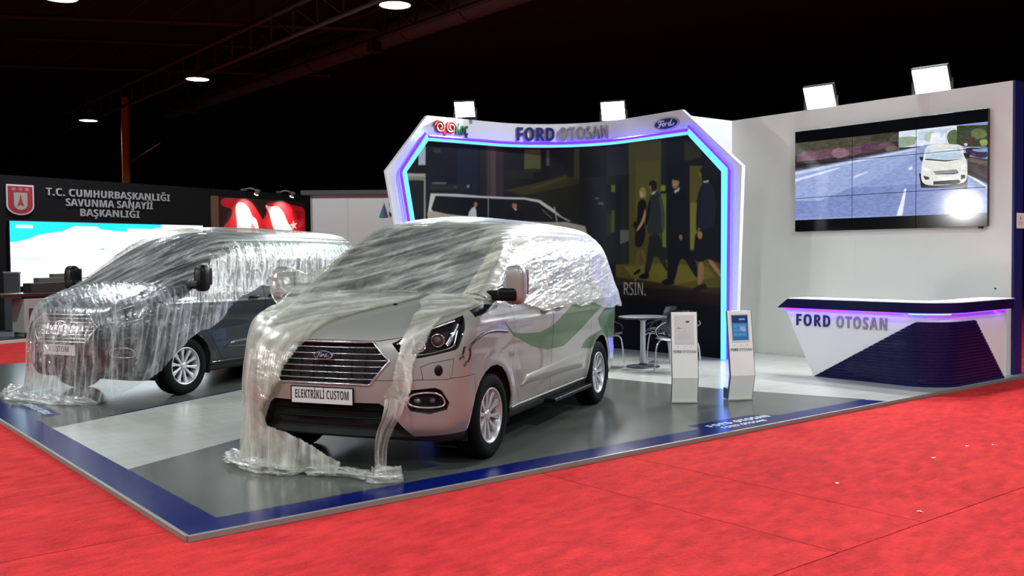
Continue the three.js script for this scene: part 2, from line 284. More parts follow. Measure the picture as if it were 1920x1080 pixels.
{
  const portal = thing('stand_portal', 'tall white six-sided portal frame with blue light edge round a dark street poster', 'portal', new THREE.Vector3());
  const T = 0.07, top = 3.925;
  part('header', bentStrip(3.52, top, 1.26, 6.46, 1.26, 6.323, -T, 0, 48), M.white, portal);
  const leg = (pts) => bent(toCreasedNormals(plain(prism(pts, T).translate(0, 0, -T)), 0.5));
  part('chamfer', leg([[0.48, 3.0], [0.85, 3.0], [1.26, 3.52], [1.26, top]]), M.white, portal);
  part('chamfer', leg([[6.323, top], [6.46, 3.52], [7.12, 2.89], [7.49, 2.95]]), M.white, portal);
  part('post', leg([[1.05, TOP], [1.38, TOP], [0.85, 3.0], [0.48, 3.0]]), M.white, portal);
  part('post', leg([[7.10, TOP], [7.36, TOP], [7.49, 2.95], [7.12, 2.89]]), M.white, portal);
  // printed poster on a board behind the frame
  const print = painted(1792, 960, (c, w, h) => {
    const X = (u) => (u - 0.4) / 6.9 * w, Y = (y) => (1 - y / 3.62) * h;
    c.fillStyle = '#14161a'; c.fillRect(0, 0, w, h);
    const trace = (pts) => { c.beginPath(); pts.forEach(([u, y], i) => i ? c.lineTo(X(u), Y(y)) : c.moveTo(X(u), Y(y))); };
    const P = (col, pts) => { c.fillStyle = col; trace(pts); c.closePath(); c.fill(); };
    const S = (col, lw, pts) => { c.strokeStyle = col; c.lineWidth = lw * h / 3.62; c.lineCap = 'round'; trace(pts); c.stroke(); };
    const B = (col, pts) => { c.fillStyle = col; c.beginPath(); const n = pts.length, m = (a, b) => [(X(a[0]) + X(b[0])) / 2, (Y(a[1]) + Y(b[1])) / 2]; c.moveTo(...m(pts[n - 1], pts[0])); pts.forEach((p, i) => c.quadraticCurveTo(X(p[0]), Y(p[1]), ...m(p, pts[(i + 1) % n]))); c.fill(); };
P('#0c0e16',[[0.84,3.57],[1.11,3.58],[1.37,3.60],[1.35,2.18],[1.08,2.17],[0.82,2.17]]);
P('#cfd2d6',[[1.14,3.44],[1.21,3.44],[1.28,3.45],[1.27,3.13],[1.20,3.13],[1.13,3.12]]);
P('#b7b196',[[0.92,2.99],[1.09,2.99],[1.27,3.00],[1.27,2.92],[1.09,2.92],[0.91,2.91]]);
P('#8a8674',[[0.91,2.93],[1.09,2.94],[1.27,2.94],[1.27,2.88],[1.09,2.88],[0.91,2.87]]);
P('#15171d',[[0.93,2.87],[1.08,2.87],[1.23,2.88],[1.22,2.17],[1.07,2.17],[0.92,2.17]]);
P('#9c987f',[[1.23,2.92],[1.25,2.92],[1.27,2.92],[1.26,2.17],[1.24,2.17],[1.22,2.17]]);
P('#141923',[[1.28,3.54],[1.82,3.57],[2.38,3.61],[2.36,2.19],[1.80,2.18],[1.26,2.17]]);
P('#1c2433',[[1.90,3.49],[2.11,3.50],[2.32,3.52],[2.30,2.19],[2.09,2.19],[1.88,2.18]]);
P('#101418',[[1.31,3.49],[1.46,3.50],[1.60,3.50],[1.60,3.23],[1.45,3.22],[1.30,3.21]]);
P('#37402f',[[1.43,3.42],[1.51,3.42],[1.58,3.42],[1.58,3.35],[1.51,3.34],[1.43,3.34]]);
P('#6b7566',[[1.39,2.86],[1.53,2.87],[1.68,2.87],[1.68,2.84],[1.53,2.83],[1.39,2.83]]);
P('#2a2d2c',[[1.36,2.83],[1.72,2.84],[2.09,2.85],[2.09,2.75],[1.72,2.74],[1.36,2.73]]);
P('#8e8f84',[[2.09,2.84],[2.12,2.85],[2.15,2.85],[2.14,2.79],[2.12,2.79],[2.09,2.79]]);
P('#55584c',[[1.82,2.81],[1.85,2.81],[1.89,2.81],[1.89,2.78],[1.85,2.78],[1.82,2.78]]);
P('#2a2324',[[2.38,3.61],[2.45,3.61],[2.51,3.62],[2.50,2.19],[2.43,2.19],[2.36,2.19]]);
P('#4a3936',[[2.51,3.62],[2.59,3.62],[2.66,3.63],[2.64,2.19],[2.57,2.19],[2.50,2.19]]);
P('#5b4743',[[2.60,3.62],[2.65,3.63],[2.71,3.63],[2.69,2.19],[2.63,2.19],[2.58,2.19]]);
P('#3b2d2d',[[2.71,3.63],[2.78,3.63],[2.86,3.64],[2.84,2.19],[2.77,2.19],[2.69,2.19]]);
P('#1b1c1c',[[2.86,3.64],[3.05,3.65],[3.23,3.65],[3.21,2.19],[3.03,2.19],[2.84,2.19]]);
P('#26261f',[[2.87,3.11],[3.12,3.12],[3.37,3.12],[3.37,2.98],[3.12,2.98],[2.87,2.97]]);
P('#5d5c31',[[3.23,3.50],[3.37,3.50],[3.51,3.50],[3.51,3.10],[3.37,3.10],[3.22,3.10]]);
P('#2b2b1d',[[3.22,3.15],[3.37,3.16],[3.51,3.16],[3.51,3.10],[3.37,3.10],[3.22,3.10]]);
P('#111313',[[3.51,3.50],[3.56,3.50],[3.60,3.50],[3.60,3.03],[3.55,3.03],[3.51,3.03]]);
P('#5b5a44',[[3.60,3.49],[3.63,3.49],[3.66,3.49],[3.66,3.21],[3.63,3.21],[3.60,3.21]]);
P('#1d1f20',[[3.66,3.50],[3.80,3.50],[3.95,3.49],[3.94,3.02],[3.80,3.02],[3.65,3.03]]);
P('#3c3a1c',[[2.85,2.78],[3.36,2.89],[3.94,3.07],[4.16,3.13],[4.16,2.89],[3.74,2.75],[3.27,2.68]]);
P('#4d4a25',[[3.32,2.84],[3.94,3.03],[3.94,2.98],[3.36,2.79]]);
P('#23231a',[[2.87,2.63],[3.94,2.84],[4.16,2.88],[4.15,2.19],[2.86,2.19]]);
P('#1f2223',[[3.95,3.49],[4.01,3.49],[4.07,3.49],[4.06,3.02],[4.00,3.02],[3.94,3.02]]);
P('#4c4a2b',[[4.07,3.50],[4.12,3.50],[4.16,3.50],[4.16,2.97],[4.11,2.97],[4.06,2.97]]);
P('#14181a',[[4.16,3.51],[4.40,3.50],[4.64,3.48],[4.63,1.26],[4.38,1.26],[4.15,1.26]]);
P('#1e2a28',[[4.65,3.52],[4.78,3.51],[4.93,3.50],[4.92,2.84],[4.78,2.85],[4.64,2.86]]);
P('#0f1416',[[4.64,2.86],[4.78,2.85],[4.92,2.84],[4.91,1.26],[4.77,1.26],[4.63,1.26]]);
P('#7d8a22',[[4.72,2.85],[4.76,2.84],[4.80,2.84],[4.80,2.71],[4.76,2.72],[4.72,2.72]]);
P('#59661d',[[4.72,2.41],[4.75,2.41],[4.79,2.41],[4.78,2.02],[4.75,2.03],[4.72,2.03]]);
P('#2c3612',[[4.64,2.36],[4.68,2.36],[4.72,2.35],[4.72,1.99],[4.68,1.99],[4.63,1.99]]);
P('#606862',[[4.48,2.56],[4.53,2.56],[4.58,2.56],[4.58,2.50],[4.53,2.51],[4.47,2.51]]);
P('#74766b',[[4.42,2.64],[4.46,2.64],[4.50,2.64],[4.50,2.61],[4.46,2.61],[4.42,2.61]]);
P('#24261c',[[4.93,3.52],[5.01,3.51],[5.09,3.50],[5.08,1.26],[4.99,1.26],[4.91,1.26]]);
P('#6a6b5e',[[4.89,2.07],[5.08,2.06],[5.08,1.88],[4.89,1.82]]);
P('#5d5b22',[[5.09,3.57],[5.46,3.54],[5.82,3.50],[5.80,1.40],[5.45,1.40],[5.08,1.40]]);
P('#6d6927',[[5.24,3.22],[5.51,3.20],[5.77,3.18],[5.76,2.05],[5.50,2.06],[5.23,2.07]]);
P('#55511f',[[5.08,2.16],[5.45,2.15],[5.81,2.14],[5.80,1.40],[5.45,1.40],[5.08,1.40]]);
P('#23261c',[[5.82,3.54],[5.88,3.53],[5.94,3.52],[5.93,1.27],[5.87,1.27],[5.80,1.27]]);
P('#9aa83a',[[5.80,2.77],[5.85,2.77],[5.91,2.76],[5.90,2.67],[5.85,2.67],[5.80,2.67]]);
P('#0a0d0b',[[5.80,2.67],[5.85,2.67],[5.90,2.67],[5.90,2.63],[5.85,2.64],[5.80,2.64]]);
P('#7d8a2c',[[5.81,2.64],[5.92,2.63],[5.91,1.76],[5.83,1.76]]);
P('#11161b',[[5.94,3.54],[6.12,3.52],[6.30,3.50],[6.29,1.28],[6.11,1.28],[5.93,1.27]]);
P('#3d3b24',[[6.30,3.42],[6.49,3.40],[6.66,3.38],[6.66,3.10],[6.48,3.12],[6.30,3.13]]);
P('#0b0d10',[[6.25,3.07],[6.66,3.16],[6.68,3.12],[6.31,3.03]]);
P('#6b641f',[[6.41,3.04],[6.54,3.03],[6.67,3.02],[6.67,1.70],[6.54,1.70],[6.41,1.70]]);
P('#8a8a2f',[[6.42,2.46],[6.51,2.45],[6.60,2.45],[6.60,1.73],[6.51,1.73],[6.42,1.73]]);
P('#0a0c14',[[6.67,3.42],[6.91,3.39],[7.14,3.37],[7.13,1.09],[6.90,1.08],[6.66,1.07]]);
P('#171a2a',[[6.72,3.10],[6.90,3.08],[7.08,3.07],[7.08,2.83],[6.90,2.84],[6.72,2.85]]);
P('#5c5418',[[4.80,1.48],[5.40,1.50],[6.10,1.58],[6.66,1.61],[7.09,1.48],[7.09,1.08],[6.44,1.04],[5.52,1.13],[4.80,1.19]]);
P('#746b22',[[4.97,1.44],[5.87,1.50],[6.76,1.45],[6.92,1.29],[6.12,1.16],[5.15,1.25]]);
P('#39290f',[[4.80,1.26],[5.52,1.20],[6.44,1.11],[7.09,1.13],[7.09,0.96],[4.80,0.93]]);
P('#1e1107',[[4.80,1.12],[7.09,1.04],[7.09,0.78],[4.79,0.76]]);
P('#2a170b',[[5.75,1.05],[7.02,1.05],[7.02,1.01],[5.75,1.00]]);
P('#0a0605',[[4.14,0.93],[7.09,0.85],[7.09,-0.10],[5.39,-0.02],[4.14,0.05]]);
P('#15161a',[[1.42,2.65],[2.37,2.64],[3.22,2.62],[3.53,2.56],[3.73,2.42],[3.94,2.21],[2.30,2.19],[1.29,2.25]]);
P('#d8d5c8',[[1.36,2.68],[1.87,2.69],[2.37,2.67],[3.22,2.66],[3.49,2.62],[3.70,2.47],[3.86,2.32],[4.01,2.24],[3.97,2.23],[3.81,2.32],[3.64,2.44],[3.46,2.57],[3.22,2.62],[2.37,2.63],[1.46,2.64],[1.37,2.42],[1.44,2.37],[2.08,2.32],[2.30,2.30],[2.30,2.14],[1.29,2.13],[1.31,2.42]]);
P('#b8ae95',[[1.29,2.37],[1.44,2.39],[1.76,2.34],[2.31,2.31],[2.30,2.14],[1.29,2.13]]);
P('#c9c3ad',[[3.21,2.25],[3.55,2.23],[3.92,2.23],[4.25,2.15],[4.29,2.00],[3.21,2.01]]);
P('#8f8a7d',[[2.52,2.64],[2.54,2.64],[2.55,2.64],[2.54,2.24],[2.53,2.24],[2.52,2.24]]);
S('#c9c7bc',0.02,[[3.73,2.49],[3.77,2.24]]);
S('#8f9088',0.015,[[3.52,2.45],[3.69,2.29]]);
B('#d9d6d2',[[2.20,2.47],[2.26,2.49],[2.29,2.41],[2.29,2.26],[2.09,2.26],[2.13,2.40]]);
B('#b97a5c',[[2.23,2.56],[2.31,2.56],[2.31,2.48],[2.24,2.47]]);
B('#1a1414',[[2.22,2.58],[2.29,2.60],[2.32,2.56],[2.25,2.56]]);
B('#0c0d10',[[2.92,2.42],[3.12,2.45],[3.19,2.36],[3.20,2.16],[2.86,2.16]]);
B('#b1785b',[[2.99,2.56],[3.09,2.57],[3.09,2.46],[3.01,2.45]]);
B('#120e0d',[[2.97,2.58],[3.07,2.61],[3.12,2.56],[3.03,2.55]]);
P('#e6e2dc',[[3.03,2.46],[3.09,2.47],[3.07,2.42]]);
B('#6f542f',[[5.20,1.47],[5.28,1.75],[5.33,1.75],[5.31,1.48],[5.25,1.40]]);
B('#7a5c33',[[5.33,1.75],[5.39,1.75],[5.47,1.57],[5.48,1.51],[5.43,1.51]]);
B('#130d0d',[[5.16,1.32],[5.30,1.41],[5.35,1.39],[5.32,1.35],[5.20,1.30]]);
B('#1b0f12',[[5.28,2.53],[5.39,2.57],[5.48,2.52],[5.48,2.37],[5.42,2.24],[5.46,1.97],[5.38,1.77],[5.20,1.77],[5.23,2.07],[5.27,2.25]]);
B('#c9a76f',[[5.44,2.40],[5.47,2.40],[5.44,2.19],[5.28,2.03],[5.23,2.04],[5.38,2.22]]);
B('#241116',[[5.16,2.16],[5.23,2.23],[5.28,2.11],[5.21,2.07]]);
B('#d6b98a',[[5.32,2.69],[5.41,2.71],[5.44,2.64],[5.39,2.58],[5.33,2.60]]);
B('#b59a4e',[[5.33,2.75],[5.43,2.77],[5.48,2.68],[5.46,2.57],[5.41,2.58],[5.43,2.66],[5.35,2.71],[5.30,2.64]]);
B('#20231e',[[5.54,1.97],[5.78,1.98],[5.81,1.76],[5.95,1.40],[5.91,1.36],[5.66,1.71],[5.54,1.31],[5.41,1.34],[5.47,1.53],[5.52,1.80]]);
B('#0d0d0d',[[5.27,1.27],[5.47,1.36],[5.54,1.32],[5.52,1.24],[5.35,1.24]]);
B('#2f3633',[[5.55,2.62],[5.69,2.69],[5.81,2.61],[5.89,2.31],[5.88,1.99],[5.51,1.96],[5.49,2.15],[5.55,2.41]]);
B('#4c5650',[[5.74,2.64],[5.83,2.54],[5.89,2.31],[5.88,2.00],[5.81,2.00],[5.81,2.35]]);
B('#10110f',[[5.53,2.53],[5.58,2.57],[5.56,2.32],[5.48,2.11],[5.44,2.15]]);
B('#d8d4c6',[[5.58,2.65],[5.67,2.69],[5.71,2.66],[5.60,2.61]]);
B('#241a12',[[5.53,2.81],[5.60,2.87],[5.70,2.84],[5.72,2.73],[5.66,2.68],[5.55,2.73]]);
B('#a8814f',[[5.54,2.78],[5.59,2.79],[5.60,2.70],[5.55,2.72]]);
B('#0a0b10',[[5.95,1.96],[6.34,1.97],[6.36,1.78],[6.58,1.45],[6.61,1.27],[6.52,1.28],[6.22,1.69],[6.09,1.17],[5.93,1.17],[5.94,1.45]]);
B('#0c0a0a',[[5.78,1.19],[5.94,1.26],[6.08,1.22],[6.08,1.16],[5.87,1.15]]);
B('#0b0c13',[[6.00,2.63],[6.13,2.71],[6.25,2.68],[6.36,2.61],[6.39,2.29],[6.41,1.99],[6.17,1.96],[5.95,1.96],[5.94,2.31]]);
P('#e2dfd6',[[6.08,2.66],[6.21,2.72],[6.20,2.67],[6.12,2.59]]);
P('#15181f',[[6.11,2.62],[6.16,2.65],[6.12,2.55]]);
B('#b98f62',[[6.04,2.87],[6.13,2.88],[6.21,2.84],[6.19,2.73],[6.10,2.68],[6.04,2.73]]);
B('#15110f',[[6.02,2.87],[6.11,2.90],[6.22,2.87],[6.23,2.77],[6.20,2.82],[6.07,2.84]]);
S('#f0e8d8',0.012,[[6.08,2.76],[6.14,2.77]]);
B('#a17c55',[[6.17,1.96],[6.26,1.96],[6.26,1.87],[6.20,1.86]]);
B('#a3754a',[[6.57,1.52],[6.72,1.52],[6.66,1.15],[6.58,1.11],[6.56,1.28]]);
B('#b08254',[[6.76,1.54],[6.84,1.57],[7.02,1.39],[7.04,1.27],[6.98,1.32]]);
B('#180c08',[[6.44,1.07],[6.61,1.17],[6.74,1.19],[6.76,1.06],[6.72,1.13],[6.54,1.04]]);
B('#0c0d16',[[6.53,2.03],[6.89,2.04],[6.87,1.70],[6.74,1.53],[6.48,1.53],[6.50,1.74]]);
B('#1d2032',[[6.61,2.68],[6.73,2.79],[6.87,2.72],[6.94,2.51],[6.93,2.27],[6.89,2.04],[6.54,2.03],[6.57,2.28],[6.55,2.45]]);
B('#12141f',[[6.59,2.61],[6.64,2.64],[6.62,2.28],[6.57,1.98],[6.54,2.02],[6.55,2.37]]);
B('#b78558',[[6.55,2.01],[6.67,2.00],[6.67,1.89],[6.58,1.87]]);
P('#d9d4cf',[[6.68,2.78],[6.81,2.79],[6.79,2.75],[6.69,2.75]]);
B('#17120f',[[6.61,2.96],[6.71,3.02],[6.84,2.98],[6.88,2.87],[6.82,2.79],[6.68,2.79],[6.64,2.86]]);
B('#a87850',[[6.60,2.93],[6.64,2.94],[6.66,2.82],[6.62,2.83]]);    c.fillStyle = '#cfcfca'; c.font = '78px sans-serif'; c.textAlign = 'right'; c.save(); c.translate(X(5.47), Y(0.965)); c.scale(0.72, 1); c.fillText('RSİN.', 0, 0); c.restore();
    const im = c.getImageData(0, 0, w, h), d = im.data;          // soft print with grain
    for (let pass = 0; pass < 2; pass++) for (const st of [4, w * 4]) { const src = Uint8ClampedArray.from(d); for (let i = st * 2; i < d.length - st * 2; i++) if ((i & 3) !== 3) d[i] = (src[i - st * 2] + src[i - st] + src[i] + src[i + st] + src[i + st * 2]) / 5; }
    for (let i = 0, k = 0; i < d.length; i += 4, k++) { const g = (hash(k % w, Math.floor(k / w), 5) - 0.5) * 10; d[i] += g; d[i + 1] += g; d[i + 2] += g; }
    c.putImageData(im, 0, 0);
  });
  const pg = join([bentStrip(TOP, 3.0, 1.22, 7.25, 0.68, 7.3, -0.105, -0.075, 60), bentStrip(3.0, 3.62, 0.68, 7.25, 1.2, 6.5, -0.105, -0.075, 60)]), uv = pg.attributes.uv;
  for (let i = 0; i < uv.count; i++) uv.setXY(i, (uv.getX(i) - 0.4) / 6.9, uv.getY(i) / 3.62);
  part('poster', pg, phys(0xd8d8d8, 0.45, 0, { map: print, specularIntensity: 0.35 }), portal);
  // light edge: LED strip with its spill on the frame painted as cyan glow
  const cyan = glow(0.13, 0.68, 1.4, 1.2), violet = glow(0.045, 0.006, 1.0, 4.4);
  const band = (pts) => bent(plain(prism(pts, 0.02).translate(0, 0, 0.004)));
  part('led_spill_band', band([[1.38, TOP], [1.275, TOP], [0.74, 3.0], [0.85, 3.0]]), cyan, portal);
  part('led_spill_band', band([[0.74, 3.0], [1.21, 3.61], [1.28, 3.535], [0.85, 3.0]]), cyan, portal);
  part('led_spill_band', bentStrip(3.52, 3.56, 1.26, 6.46, 1.24, 6.45, 0.004, 0.024, 48), cyan, portal);
  part('led_spill_band', band([[6.44, 3.53], [6.50, 3.625], [7.265, 2.93], [7.12, 2.89]]), cyan, portal);
  part('led_spill_band', band([[7.10, TOP], [7.23, TOP], [7.265, 2.93], [7.12, 2.89]]), cyan, portal);
  const vt = (pts, n) => new THREE.TubeGeometry(new THREE.CatmullRomCurve3(pts.map(([u, y]) => bendAt(u, -0.05, y)), false, 'catmullrom', 0.01), n, 0.024, 8);  // second tube added beside the LED for the violet part of its spill
  part('added_violet_tube', vt([[1.25, TOP + 0.01], [0.985, 1.5], [0.72, 3.0], [1.20, 3.63]], 60), violet, portal);
  part('added_violet_tube', vt(Array.from({ length: 40 }, (_, i) => [mix(1.26, 6.46, i / 39), 3.585]), 80), violet, portal);
  part('added_violet_tube', vt([[6.50, 3.645], [7.29, 2.935], [7.27, 1.5], [7.255, TOP + 0.01]], 60), violet, portal);
  for (const [u0, y0, u1, y1] of [[1.3, 0.1, 0.79, 3.0], [0.8, 3.0, 1.25, 3.56], [1.3, 3.54, 2.6, 3.54], [2.7, 3.54, 3.8, 3.54], [3.9, 3.54, 5.0, 3.54], [5.1, 3.54, 6.4, 3.54], [6.5, 3.56, 7.15, 2.9], [7.15, 2.9, 7.15, 0.1]]) {
    const a = bendAt(u0, -0.045, y0), b = bendAt(u1, -0.045, y1), mid = bendAt((u0 + u1) / 2, -0.045, (y0 + y1) / 2), front = bendAt((u0 + u1) / 2, -1, (y0 + y1) / 2);
    const L = new THREE.RectAreaLight(new THREE.Color().setRGB(0.3, 0.28, 1), 4 * LEDP, a.distanceTo(b), 0.03);
    const zx = mid.clone().sub(front).normalize(), xx = b.clone().sub(a).normalize(), yy = zx.clone().cross(xx).normalize(); zx.copy(xx).cross(yy);
    L.position.copy(mid); L.quaternion.setFromRotationMatrix(new THREE.Matrix4().makeBasis(xx, yy, zx)); L.name = 'led_edge_light'; scene.add(L);
  }
  // raised lettering and logos on the header
  const sign = (name, text, u0, u1, y, hgt, m, depth) => {
    const g = group(name, portal), t = letters(text, hgt / 0.716, depth, 0), k = (u1 - u0) / t.width;
    for (const q of t.list) part('letter', bent(toCreasedNormals(plain(q.geometry.scale(k, 1, 1).translate(u0, y, 0.004)), 0.4)), m, g);
    return g;
  };
  sign('brand_lettering', 'FORD', 3.045, 3.76, 3.635, 0.162, std(lin(0.006, 0.015, 0.16), 0.4), 0.035);
  sign('stencil_lettering', 'OTOSAN', 3.81, 4.73, 3.635, 0.162, std(lin(0.24, 0.24, 0.27), 0.45), 0.03);
  const koc = group('ram_logo', portal), red = std(lin(0.45, 0.012, 0.02), 0.5), green = std(lin(0.0, 0.075, 0.03), 0.5);
  const spiral = (cu, dir) => { const pts = []; for (let i = 0; i <= 60; i++) { const a = i / 60 * Math.PI * 3.4, r = 0.105 - 0.078 * i / 60; pts.push(bendAt(cu + dir * r * Math.cos(a + 0.2), -0.02, 3.755 + r * Math.sin(a + 0.2))); } return new THREE.TubeGeometry(new THREE.CatmullRomCurve3(pts), 110, 0.025, 6); };
  part('horn', spiral(1.49, -1), red, koc); part('horn', spiral(1.71, 1), red, koc);
  part('face', bent(plain(prism([[1.53, 3.74], [1.67, 3.74], [1.63, 3.66], [1.6, 3.615], [1.57, 3.66]], 0.03))), red, koc);
  { const t = letters('Koç', 0.20, 0.03, 0), k = 0.26 / t.width; for (const q of t.list) part('letter', bent(toCreasedNormals(plain(q.geometry.scale(k, 1, 1).translate(1.80, 3.655, 0.004)), 0.4)), green, koc); }
  // blue oval badge: chrome rim, blue field, white script strokes
  const oval = group('oval_badge', portal), ell = (a, b, n = 40) => Array.from({ length: n }, (_, i) => [6.012 + a * Math.cos(i / n * 2 * Math.PI), 3.735 + b * Math.sin(i / n * 2 * Math.PI)]);
  part('rim', bent(plain(prism(ell(0.27, 0.1), 0.02))), M.chrome, oval);
  part('white_ring', bent(plain(prism(ell(0.258, 0.091), 0.024))), std(lin(0.75, 0.75, 0.78), 0.3), oval);
  part('field', bent(plain(prism(ell(0.245, 0.082), 0.028))), std(lin(0.008, 0.02, 0.16), 0.3), oval);
  const scriptLine = (pts, r = 0.011) => new THREE.TubeGeometry(new THREE.CatmullRomCurve3(pts.map(([x, y]) => bendAt(6.012 + x, -0.03, 3.735 + y))), 30, r, 6);
  part('script', [scriptLine([[-0.17, 0.03], [-0.14, 0.05], [-0.08, 0.045], [-0.03, 0.05]]), scriptLine([[-0.10, 0.045], [-0.115, 0.0], [-0.14, -0.04], [-0.17, -0.035]]), scriptLine([[-0.15, 0.0], [-0.10, 0.005], [-0.07, 0.0]]),
    scriptLine([[-0.045, 0.012], [-0.075, -0.005], [-0.06, -0.035], [-0.03, -0.02], [-0.03, 0.008], [-0.045, 0.012]]), scriptLine([[-0.015, 0.012], [-0.012, -0.012], [-0.012, -0.035]]), scriptLine([[-0.012, -0.005], [0.01, 0.012], [0.035, 0.008]]),
    scriptLine([[0.09, 0.012], [0.055, 0.0], [0.06, -0.035], [0.09, -0.022], [0.105, 0.02], [0.13, 0.055]]), scriptLine([[0.105, 0.02], [0.1, -0.03], [0.14, -0.03], [0.18, 0.0]])], std(lin(0.75, 0.76, 0.8), 0.3), oval);
  // store room behind: side and top close the gap to the white wall
  const room = new THREE.Group(); room.name = 'wall_return'; room.userData.kind = 'structure'; scene.add(room);
  room.position.copy(ST(9.68, 4.62, TOP)); room.rotation.y = TURN;
  part('side_board', box(1.13, 3.84 - TOP, 0.05, 0.565, (3.84 - TOP) / 2, -0.025), M.white, room);
}
// ================================================================ floodlights on the top edges
{
  const shell = std(lin(0.03, 0.03, 0.032), 0.5);
  const flood = (pos, aim, color, label, size, power) => {
    const t = thing('floodlight', label, 'floodlight', pos, 0, undefined);
    t.rotation.y = Math.atan2(aim.x - pos.x, aim.z - pos.z);
    const head = group('head', t); head.rotation.x = Math.atan2(pos.y - aim.y, Math.hypot(aim.x - pos.x, aim.z - pos.z)) * 0.75; head.position.y = 0.16;
    part('housing', [box(size * 1.08, size * 0.86, 0.07, 0, 0, -0.05, 0.012), ...[-3, -2, -1, 0, 1, 2, 3].map((k) => box(0.012, size * 0.8, 0.05, k * size * 0.13, 0, -0.1, 0.003))], shell, head);
    part('lamp_glass', box(size, size * 0.78, 0.012, 0, 0, -0.01, 0.004), glow(...color, 9), head);
    part('bracket', [box(0.03, 0.18, 0.012, -size * 0.57, 0.09, -0.05), box(0.03, 0.18, 0.012, size * 0.57, 0.09, -0.05), box(size * 1.2, 0.012, 0.05, 0, 0.006, -0.05)], shell, t);
    const s = new THREE.SpotLight(new THREE.Color().setRGB(...color), power, 0, 1.0, 0.5, 2);
    s.position.copy(pos).add(aim.clone().sub(pos).normalize().multiplyScalar(0.16)).add(new THREE.Vector3(0, 0.16, 0)); s.target.position.copy(aim); s.shadow.radius = size * 20; s.castShadow = true; s.name = 'flood_beam'; scene.add(s, s.target);
  };
  const on = (u) => bendAt(u, 0.03, 3.925);
  flood(on(2.03), ST(3.2, 4.0, 0.3), [0.72, 1, 0.82], 'greenish square floodlight on the portal top above the ram logo', 0.33, FLOOD);
  flood(on(4.79), ST(3.6, 2.4, 0.3), [1, 1, 1], 'white floodlight on the portal top at the end of the grey lettering', 0.40, FLOOD * 1.1);
  flood(ST(10.86, 3.0, 3.84), ST(5.0, 2.2, 0.0), [1, 1, 1.0], 'white floodlight on the wall top over the left end of the video wall', 0.46, FLOOD * 0.72);
  flood(ST(10.86, 1.24, 3.84), ST(5.5, 0.6, 0.0), [0.94, 1, 0.98], 'white floodlight on the wall top over the right part of the video wall', 0.47, FLOOD * 0.72);
}
